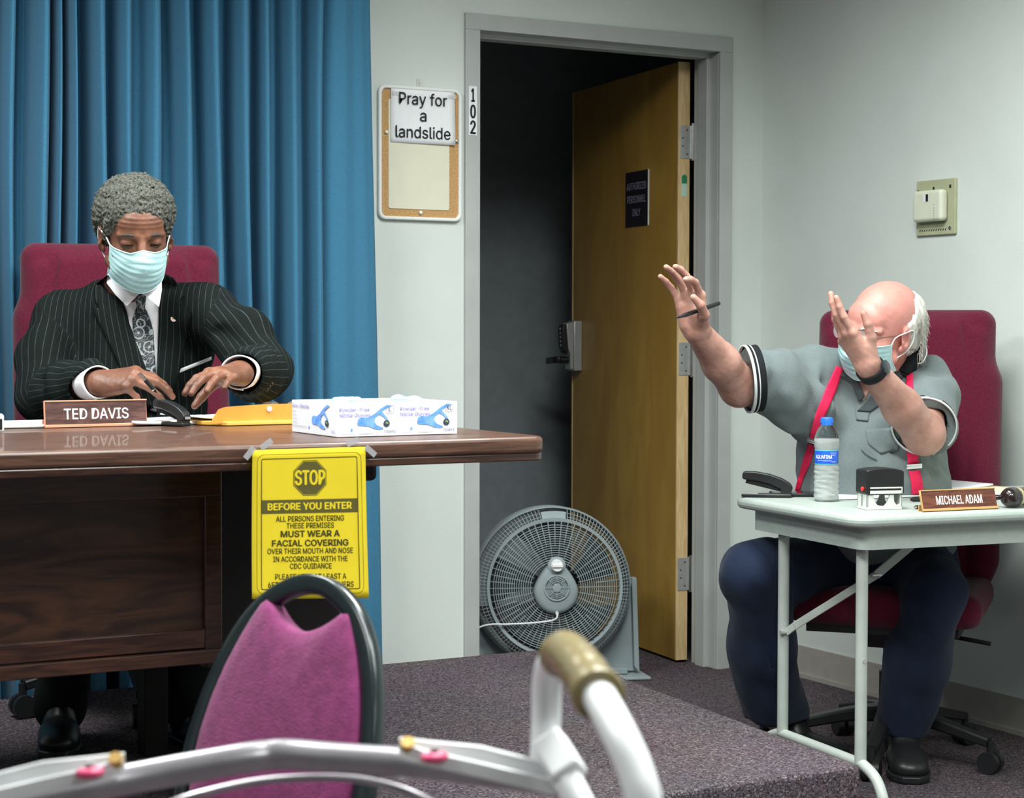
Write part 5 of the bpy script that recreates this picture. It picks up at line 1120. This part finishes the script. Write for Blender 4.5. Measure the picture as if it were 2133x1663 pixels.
# cuffs
for W_c, E_c, r_ in ((WRR, ELR, .036), (WRL, ELL, .037)):
    ax = nrm(W_c-E_c); a = nrm(np.cross(ax, V(0,0,1))); c_ = np.cross(a, ax); b = MB(); o_ = W_c - ax*.052
    Mc = np.stack([a, c_, ax], 1)
    b.grid(lambda u, v_: o_ + Mc @ V((r_+.004*v_+.0015*math.sin(6*math.pi*u))*math.cos(2*math.pi*u), (r_+.004*v_)*.92*math.sin(2*math.pi*u), .060*v_), 36, 6, cu=True); cf = obj('shirt_cuff', b, M_shirt, man, sol=.003, ang=0)
    b = MB(); p = o_ + Mc @ V(0, -r_*.98, .035); b.cyl(p, p - c_*.005, .005, n=12); obj('cufflink', b, M_chrome, cf)
for k in range(3):
    b = MB(); q_ = hit(BJ, 556+5*k, 812-6*k, .002, 4.3); b.lathe(q_, np.stack([RT, UP, -FW], 1), [(.0045,0),(.0045,.002),(.003,.003)], 12); obj('sleeve_button', b, M_black, man)
# trousers and shoes (dim, under the desk)
S = SDF(); S.chain([HP-RT*.09, KR, AR-V(0,0,.02)], [.085,.068,.060], .03); S.chain([HP+RT*.09, KL, AL-V(0,0,.02)], [.085,.068,.060], .03); S.ell(HP, (.19,.14,.11), TM, .05); f_ = sines(31, 6, 30, 70, .004); S.disp = f_
M_trd = mat('dark_trouser', (.012,.015,.015), .9, .2, noise=.1, bump=.2, bscale=300); v, q = S.mesh(.009); mesh_np('trousers', v, q, M_trd, man)
def shoe(t, ank, tip_dir, z0, M_s, name='shoe', s=1):
    d_ = nrm(V(tip_dir[0], tip_dir[1], 0)); l_ = np.cross(V(0,0,1), d_); Mx = np.stack([l_, d_, V(0,0,1)], 1); o_ = V(ank[0], ank[1], z0); G = lambda a, b_, c: o_ + Mx @ (V(a, b_, c)*s); S = SDF()
    S.ell(G(0,-.02,.050), V(.040,.055,.050)*s, Mx, .02); S.ell(G(0,.09,.036), V(.048,.085,.036)*s, Mx, .03); S.ell(G(0,.15,.030), V(.044,.048,.029)*s, Mx, .02); S.cap(G(0,-.015,.07), G(0,-.02,.115), .040*s, .040*s, .02); S.cap(G(0,.04,.065), G(0,.02,.09), .034*s, .034*s, .02)
    S.box(G(0,.055,-.045), V(.2,.3,.05)*s, .001, Mx, .002, 's'); v, q = S.mesh(.0045, clip=(o_+V(-.3,-.3,0), o_+V(.3,.3,.3))); so = mesh_np(name, v, q, M_s, t)
    b = MB(); P = [(.040,-.055),(.044,0),(.048,.06),(.052,.12),(.044,.175),(.020,.202),(-.020,.202),(-.044,.175),(-.050,.12),(-.043,.05),(-.040,-.03),(-.030,-.072),(.030,-.072)]
    b.prism([G(x, y, .001) for x, y in P], V(0,0,.017*s)); obj('sole', b, M_black, so, bev=.004)
    b = MB()
    for k in range(5): y_ = .025+.018*k; z_ = .098-.0085*k; b.tube(spl([G(-.024,y_,z_-.014), G(0,y_+.004,z_-.001), G(.024,y_,z_-.014)], 4), .0022*s, 6)
    b.tube(spl([G(0,.03,.098), G(.022,.035,.108), G(.030,.05,.085), G(.010,.03,.098)], 4), .0018*s, 6); b.tube(spl([G(0,.03,.098), G(-.022,.035,.106), G(-.028,.05,.083), G(-.008,.03,.098)], 4), .0018*s, 6)
    obj('laces', b, M_blackm, so)
    return so
shoe(man, AR, V(-.3,-1,0), .2005, M_black); shoe(man, AL, V(.1,-1,0), .2005, M_black)
# his pen
pp = at(291, 779, 4.035); pq = at(326, 818, 4.055)
pn = thing('ballpoint_pen', 'silver and black click pen between the fingers of the man in the suit', 'pen', pp)
dd_ = nrm(pq-pp); L_ = np.linalg.norm(pq-pp)
pp = tipsR[0]*0 + pp
b = MB(); b.tube([pp+dd_*.018, pp+dd_*.045], [.0050,.0052], 12); obj('grip', b, M_black, pn)
b = MB(); b.tube([pp+dd_*.045, pp+dd_*(L_-.008)], [.0046,.0040], 12); b.tube([pp, pp+dd_*.018], [.0040,.0048], 12); obj('barrel', b, M_chrome, pn)
b = MB(); b.tube([pp+dd_*(L_-.008), pp+dd_*L_], [.0036,.001], 10); obj('tip', b, M_ink, pn)
# chairs
office_chair('burgundy high-back office chair behind the man in the suit', (at(282, 1000, 4.78)[0], at(282, 1000, 4.78)[1]+.02), cv(.30,0,.95)*V(1,1,0), .2, .47, .530, 1.205, .42, .10, backoff=-.02)
# ======================= the man in suspenders
H2 = at(1832, 684, 4.92); yv = math.radians(50)
f0 = nrm(cv(-math.sin(yv), -.20, math.cos(yv))); x0_ = nrm(np.cross(f0, V(0,0,1))); 
if x0_ @ RT < 0: x0_ = -x0_
u0_ = np.cross(x0_, f0); u0_ = u0_ if u0_[2] > 0 else -u0_; rl = math.radians(15)
x2 = x0_*math.cos(rl) - u0_*math.sin(rl); u2 = u0_*math.cos(rl) + x0_*math.sin(rl)
m2 = thing('person', 'bald man with white hair, red suspenders and raised arms behind the folding table', 'person', V(3.30, 4.35, 0))
sR, sL = at(1692, 782, 5.00), at(1925, 800, 5.05)
eR, eL = at(1540, 806, 4.80), at(1925, 905, 4.78)
wR, wL = at(1452, 690, 4.62), at(1808, 762, 4.62)
N2 = at(1830, 770, 5.04); C2 = at(1812, 880, 5.06); B2_ = at(1822, 1010, 5.03); P2 = at(1835, 1165, 5.10)
KR2, KL2 = at(1572, 1195, 4.86), at(1945, 1235, 4.80)
AR2, AL2 = at(1622, 1505, 5.12), at(1880, 1490, 5.02); AR2[2] = .09; AL2[2] = .09
TM2 = np.stack([RT, nrm(FW*V(1,1,0)), V(0,0,1)], 1)
S = SDF(); L2 = head(S, H2, x2, f0, u2, 1.06, jowl=.006); S.cap(L2(0,-.030,-.050), N2, .062, .070, .03)
S.cap(N2, C2, .07, .11, .05); S.ell(C2, (.14,.09,.18), TM2, .05); S.ell(B2_, (.16,.13,.18), TM2, .06); S.ell(P2, (.15,.11,.09), TM2, .05)
S.cap(sR, sL, .04, .04, .04); S.chain([sR, eR], [.056,.050], .03); S.cap(eR, eR+(wR-eR)*.45, .050, .047, .02); S.cap(eR+(wR-eR)*.45, wR, .047, .032, .02)
S.chain([sL, eL], [.056,.052], .03); S.cap(eL, eL+(wL-eL)*.4, .050, .048, .02); S.cap(eL+(wL-eL)*.4, wL, .048, .032, .02)
S.chain([P2-RT*.1, KR2, AR2], [.06,.045,.036], .03); S.chain([P2+RT*.1, KL2, AL2], [.06,.045,.036], .03)
t1 = hand(S, wR, cv(-.22,.92,.25), cv(.62,.05,-.78), -1, [(30,26,18),(22,20,14),(16,16,12),(10,12,10)], [12,3,-7,-18], [(.70,.60,-.45),(.15,.85,-.45),(-.3,.85,-.4)], 1.08)
t2 = hand(S, wL, cv(-.58,.81,.05), cv(-.74,-.50,.44), 1, [(0,8,8),(6,14,12),(14,24,18),(24,34,22)], [6,0,-4,-8], [(.55,.75,-.30),(.30,.92,-.2),(.1,.95,-.2)], 1.08)
sp2 = sines(41, 14, 200, 600, .0002); S.disp = sp2
v, q = S.mesh(.0029)
def pinkskin():
    m = skinmat('skin_pink', (.37,.185,.140), (.50,.275,.220), .45, 22, .12); t = m.node_tree; N = t.nodes; L = t.links; b = N['Principled BSDF']
    a = N.new('ShaderNodeAttribute'); a.attribute_name = 'flush'; src = b.inputs['Base Color'].links[0].from_socket
    mx = N.new('ShaderNodeMix'); mx.data_type = 'RGBA'; L.new(a.outputs['Fac'], mx.inputs[0]); L.new(src, mx.inputs[6]); mx.inputs[7].default_value = (.68,.27,.235,1); L.new(mx.outputs[2], b.inputs['Base Color']); return m
hd2 = np.linalg.norm(v - H2, axis=1); M_sk2 = pinkskin(); mesh_np('body', v, q, M_sk2, m2, attr={'flush': np.clip((.22-hd2)/.05, 0, 1)*.6})
BB2 = bvh(v, q)
# white fringe of hair
S = SDF(); M2h = np.stack([x2, f0, u2], 1)
S.ell(L2(0,-.032,.030), V(.084,.098,.082)*1.06, M2h, .02); S.ell(L2(0,-.070,-.035), V(.066,.060,.055)*1.06, M2h, .03)
S.ell(L2(0,.062,.075), V(.125,.125,.094)*1.06, M2h, .012, 's'); S.ell(L2(0,-.03,.128), V(.075,.10,.066)*1.06, M2h, .015, 's'); S.ell(L2(0,.10,-.05), V(.12,.110,.11)*1.06, M2h, .01, 's'); S.ell(L2(0,-.02,-.165), V(.13,.13,.09)*1.06, M2h, .01, 's')
for s_ in (-1, 1): S.ell(L2(s_*.092,-.002,-.030), V(.03,.026,.038)*1.06, M2h, .006, 's')
h3 = sines(45, 20, 180, 520, .0022, (1,1,.35)); S.disp = h3; v, q = S.mesh(.0028)
M_wh = mat('white_hair', (.52,.51,.45), .75, .3, col2=(.80,.79,.73), nscale=60, stretch=(1,1,.22), bump=.6, bscale=260, sheen=.2); hr = mesh_np('hair', v, q, M_wh, m2)
b = MB(); r_ = np.random.RandomState(9)
for k in range(900):       # loose strands at the back and sides
    a = r_.uniform(-2.75, -.25); h_ = r_.uniform(-.058, .045); p0 = V(.087*math.cos(a), -.030 + .098*math.sin(a), h_)
    if abs(p0[0]) > .074 and p0[1] > -.035: continue
    o0 = V(math.cos(a)*.5, math.sin(a), 0); L_ = r_.uniform(.018, .045)
    pts = [L2(*(p0 + o0*.002)), L2(*(p0 + o0*.008 + V(0,0,-L_*.45) + r_.randn(3)*.003)), L2(*(p0 + o0*(.010+.008*r_.rand()) + V(0,0,-L_) + r_.randn(3)*.004))]
    b.tube(spl(pts, 3), [.0007]*3 + [.0005]*3 + [.0002], 3, cap=False)
obj('hair_strands', b, M_wh, hr, ang=0, kind='stuff')
b = MB()
for s_ in (-1, 1): b.tube(spl([L2(s_*.014,.092,.018), L2(s_*.030,.091,.023), L2(s_*.052,.075,.017)]), [.0030]*5+[.0038]*7+[.0026]*3+[.001]*2, 8)
obj('eyebrows', b, M_wh, m2, ang=0)
facemask(m2, L2, .073, -.022, -.118, earx=.086)
spectacles('', '', L2(0,.108,.002), x2, f0, u2, 1.06, parent=m2, tl=.105)
# polo shirt
S = SDF(); S.cap(N2+V(0,0,-.045), C2, .085, .15, .05); S.ell(C2, (.186,.135,.21), TM2, .05); S.ell(B2_, (.205,.190,.20), TM2, .06); S.ell(P2+V(0,0,.06), (.205,.17,.12), TM2, .05)
S.cap(sR+RT*.02, sL-RT*.02, .060, .060, .05); S.cap(N2+V(0,0,-.035), sL+V(0,0,.012), .05, .055, .04); S.cap(N2+V(0,0,-.035), sR+V(0,0,.012), .05, .055, .04)
hR = at(1558, 790, 4.80); hL = sL + (eL-sL)*.72
S.chain([sR, (sR+hR)/2 - V(0,0,.012), hR, hR - RT*.045], [.070,.075,.074,.074], .03); S.chain([sL, sL + (hL-sL)*.5 + RT*.012, hL + RT*.006, hL + nrm(hL-sL)*.045], [.070,.075,.076,.076], .03)
S.cap(at(1605,808,4.84), at(1695,862,4.95), .062, .085, .04); drr = nrm(cv(-1,-.10,.12)); S.cut(hR, drr, .19); S.cap(hR + drr*.032, hR + drr*.12, .055, .055, .004, 's')
dl = nrm(hL-sL); hLc = hL + dl*.035; S.cut(hLc, dl, .11); S.cap(hLc - dl*.02, hLc + dl*.10, .058, .058, .004, 's')
for P, r_ in ((((1615,765,4.725),(1650,830,4.745),(1700,890,4.84)), .008), (((1640,748,4.77),(1690,790,4.80),(1702,860,4.85)), .008), (((1730,740,4.92),(1722,800,4.90),(1716,870,4.90)), .008), (((1960,780,4.92),(1900,820,4.90),(1890,870,4.88)), .009), (((1975,820,4.92),(1930,850,4.88),(1905,860,4.88)), .007), (((1830,900,4.84),(1790,930,4.84),(1800,985,4.84)), .007), (((1700,950,4.87),(1712,1000,4.85),(1715,1030,4.85)), .007), (((1850,960,4.82),(1900,955,4.84),(1950,990,4.90)), .009), (((1920,940,4.90),(1960,960,4.92),(1985,1000,4.96)), .008)):
    S.chain([at(*p) for p in P], [r_*.5, r_, r_*.5], .022, 's')
g1 = sines(51, 8, 25, 60, .0065, (1,1,.5)); g2 = sines(52, 9, 70, 140, .0018); g3_ = sines(53, 6, 45, 90, .0034, (1,1,.22)); S.disp = lambda P: g1(P) + g2(P) + g3_(P)
v, q = S.mesh(.0052)
M_polo = mat('grey_knit', (.145,.178,.180), .9, .2, noise=.07, nscale=260, bump=.3, bscale=420, sheen=.1); mesh_np('polo_shirt', v, q, M_polo, m2); BP = bvh(v, q)
def hem(c, ax, r, ring, col, name):
    a = nrm(np.cross(ax, V(0,0,1))); c_ = np.cross(a, ax); b = MB()
    b.grid(lambda u, v_: c + ax*(ring[0]+(ring[1]-ring[0])*v_) + a*(r+.0015)*math.cos(2*math.pi*u) + c_*(r+.0015)*math.sin(2*math.pi*u), 48, 4, cu=True); return obj(name, b, col, m2, sol=.004, ang=0)
M_blk = mat('black_knit', (.012,.014,.016), .9, .2, noise=.1); M_wk = mat('white_knit', (.60,.64,.64), .85, .2)
dr = drr; E_ = hR + dr*.002
for i, (a, c_, m_) in enumerate(((-.030,-.014,M_blk), (-.013,-.010,M_wk), (-.009,-.004,M_blk), (-.003,.004,M_wk))): hem(E_, dr, .0835+.0006*i, (a, c_), m_, 'sleeve_band')
E_ = hLc + dl*.002
for i, (a, c_, m_) in enumerate(((-.010,-.002,M_blk), (-.001,.005,M_wk))): hem(E_, dl, .0800+.0006*i, (a, c_), m_, 'sleeve_band')
# collar, placket, pocket
M_colr = mat('dark_grey_collar', (.060,.075,.078), .9, .2, noise=.08, bump=.3, bscale=400)
def sh2(name, m, Lc, Rc, off, nu=8, nv=22, th=.003, sm=2, parent=None, B_=None, D=None): 
    b = MB(); patch(b, B_ or BP, Lc, Rc, nu, nv, off, D, th, sm); return obj(name, b, m, parent or m2, ang=0)
sh2('open_neck', M_sk2, [(1785,780),(1790,815),(1797,835)], [(1826,785),(1812,812),(1799,836)], .002, 8, 12)
sh2('collar', M_colr, [(1752,768),(1748,780),(1775,800),(1790,838)], [(1765,760),(1785,780),(1792,800),(1802,826)], .010, 6, 14, .004)
sh2('collar', M_colr, [(1838,780),(1826,810),(1808,835),(1786,856)], [(1890,770),(1868,806),(1850,832),(1812,858)], .008, 6, 14, .004)
sh2('placket', M_polo, [(1784,845),(1782,860),(1784,875)], [(1808,843),(1812,858),(1808,878)], .004, 6, 8)
pk2 = sh2('chest_pocket', M_polo, [(1802,895),(1808,925),(1835,946)], [(1876,890),(1874,920),(1872,938)], .003, 12, 10, .003)
b = MB(); b.tube([hit(BP, x, y, .0035) for x, y in ((1795,936),(1803,944),(1815,952),(1826,957))], .0022, 6); obj('pocket_edge_piping', b, M_polo, pk2)
# suspenders
M_sus = mat('red_elastic', (.72,.018,.085), .7, .3, noise=.06, nscale=120, bump=.15, bscale=300)
sus = sh2('suspender', M_sus, [(1742,762),(1722,806),(1700,860),(1685,912)], [(1757,768),(1742,815),(1718,868),(1697,916)], .010, 6, 26, .003)
sh2('suspender', M_sus, [(1684,924),(1672,960),(1664,990),(1655,1024)], [(1697,930),(1688,965),(1674,995),(1664,1024)], .006, 6, 20, .003)
sh2('suspender', M_sus, [(1888,762),(1888,800),(1882,860),(1884,910),(1892,968)], [(1902,766),(1902,800),(1905,860),(1908,910),(1914,966)], .006, 6, 30, .003)
sh2('suspender', M_sus, [(1893,982),(1898,1005),(1900,1030)], [(1916,980),(1922,1005),(1924,1030)], .006, 6, 12, .003)
for A, B_q in (((1683,916,1699,921)), 0), (((1889,973,1919,971)), 0):
    x0, y0_, x1, y1_ = A; p0 = hit(BP, x0, y0_, .009, 4.86); p1 = hit(BP, x1, y1_, .009, 4.86); b = MB(); xx = nrm(p1-p0); b.box((p0+p1)/2, (np.linalg.norm(p1-p0)/2+.002, .0065, .002), frame(xx, UP)); b.box((p0+p1)/2 - FW*.002, (np.linalg.norm(p1-p0)/2, .0015, .001), frame(xx, UP)); obj('clip', b, M_chrome, m2, bev=.001)
# neck band headset and cord
b = MB(); fr_ = nrm(FW*V(1,1,0)); npos = [N2 + RT*.078*math.cos(a) - fr_*(.080*math.sin(a)) + V(0,0,.040+.012*math.sin(a)*-1) for a in np.linspace(-.9, math.pi*.30, 14)]
npos = spl([at(1920,712,5.02), at(1914,732,4.99), at(1902,752,4.965), at(1890,772,4.955), at(1884,784,4.955)], 5)
b.tube(npos, [.014]*3+[.019]*(len(npos)-6)+[.015]*3, 12, flat=(1.1,.8)); obj('neck_band', b, M_blk, m2)['label'] = 'black padded neck band'
b = MB(); b.tube(spl([at(1921,706,4.95), at(1929,722,4.945), at(1930,738,4.94), at(1922,754,4.94), at(1912,758,4.94)]), .0016, 6); b.tube(spl([at(1921,710,4.955), at(1920,730,4.95), at(1916,752,4.945)]), .0011, 6); obj('ear_cord', b, M_loop, m2)
# watch
def wband(t, W_, ax, r, m, nm):
    a = nrm(np.cross(ax, V(0,0,1))); c_ = np.cross(a, ax); b = MB(); b.grid(lambda u, v_: W_ + ax*(v_-.5)*.024 + a*(r)*math.cos(2*math.pi*u) + c_*r*.92*math.sin(2*math.pi*u), 36, 4, cu=True); return obj(nm, b, m, t, sol=.004, ang=0), a, c_
axw = nrm(wL-eL); wo, a_, c_ = wband(m2, wL - axw*.020, axw, .0375, M_blackm, 'watch_strap')
wo_n = nrm(-FW*.8 + UP*.5 + RT*.3); wo_n = nrm(wo_n - axw*(wo_n @ axw)); pw = wL - axw*.020 + wo_n*.0375; b = MB(); b.lathe(pw, np.stack([np.cross(axw, wo_n), axw, wo_n], 1), [(.017,-.004),(.018,.004),(.015,.006)], 24); obj('watch_case', b, mat('watch_face', (.02,.03,.035), .2, .6), wo)
# trousers, sock, shoes
M_navy = mat('navy_trouser', (.008,.016,.040), .85, .25, noise=.08, nscale=200, bump=.25, bscale=350, sheen=.08)
S = SDF(); S.ell(P2-V(0,0,.03), (.205,.16,.10), TM2, .05); S.ell(P2+V(0,0,.07), (.200,.165,.09), TM2, .05)
hemR, hemL = AR2 + V(-.015,0,.035), AL2 + V(.0,0,.025)
S.chain([P2-RT*.10-V(0,0,.02), KR2-RT*.0, (KR2+hemR)/2 - RT*.008, hemR], [.094,.080,.084,.094], .04); S.chain([P2+RT*.10-V(0,0,.02), KL2, (KL2+hemL)/2, hemL], [.094,.078,.074,.070], .04)
S.cut(hemR - V(0,0,.018), V(0,0,-1), .16); S.cut(hemL - V(0,0,.018), V(0,0,-1), .14)
for P, r_ in ((((1560,1210,4.74),(1600,1300,4.82),(1610,1420,4.95)), .010), (((1600,1170,4.72),(1660,1200,4.78),(1720,1210,4.86)), .010), (((1640,1240,4.80),(1690,1230,4.85),(1740,1240,4.9)), .009)):
    S.chain([at(*p) for p in P], [r_*.5, r_, r_*.6], .024, 's')
g3 = sines(61, 8, 18, 45, .007, (1,1,.35)); g4 = sines(62, 8, 60, 110, .0016, (1,1,.5)); S.disp = lambda P: g3(P)+g4(P); v, q = S.mesh(.007, pad=.03); mesh_np('trousers', v, q, M_navy, m2)
shoe(m2, AR2+RT*.015, cv(.55,0,.55), .0005, M_black, s=1.08); shoe(m2, AL2+V(0,0,0), cv(-.10,0,1), .0005, M_black, s=1.12)
M_sock = mat('dark_sock', (.03,.03,.035), .9)
for A_ in (AL2, AR2+RT*.015): b = MB(); b.cyl(A_, A_ + V(0,0,.10), .046, .044); obj('sock', b, M_sock, m2)
# pen in his raised right hand
pa, pb = at(1408, 663, 4.52), at(1498, 632, 4.60)
pn2 = thing('marker_pen', 'black pen held in the raised hand of the man in suspenders', 'pen', pa)
d_ = nrm(pb-pa); L_ = np.linalg.norm(pb-pa); b = MB(); b.tube([pa+d_*.012, pa+d_*.03, pa+d_*(L_-.03), pb], [.003,.0055,.0055,.0050], 12); obj('barrel', b, M_black, pn2)
b = MB(); b.tube([pa+d_*.012, pa], [.003,.0008], 10); obj('tip', b, M_ink, pn2)
office_chair('burgundy high-back office chair behind the man in suspenders, beside the right wall', (at(1856, 1200, 5.10)[0], at(1856, 1200, 5.10)[1]), cv(-.32,0,.95)*V(1,1,0), 0, .485, .500, 1.235, .44, .10, backoff=.0)
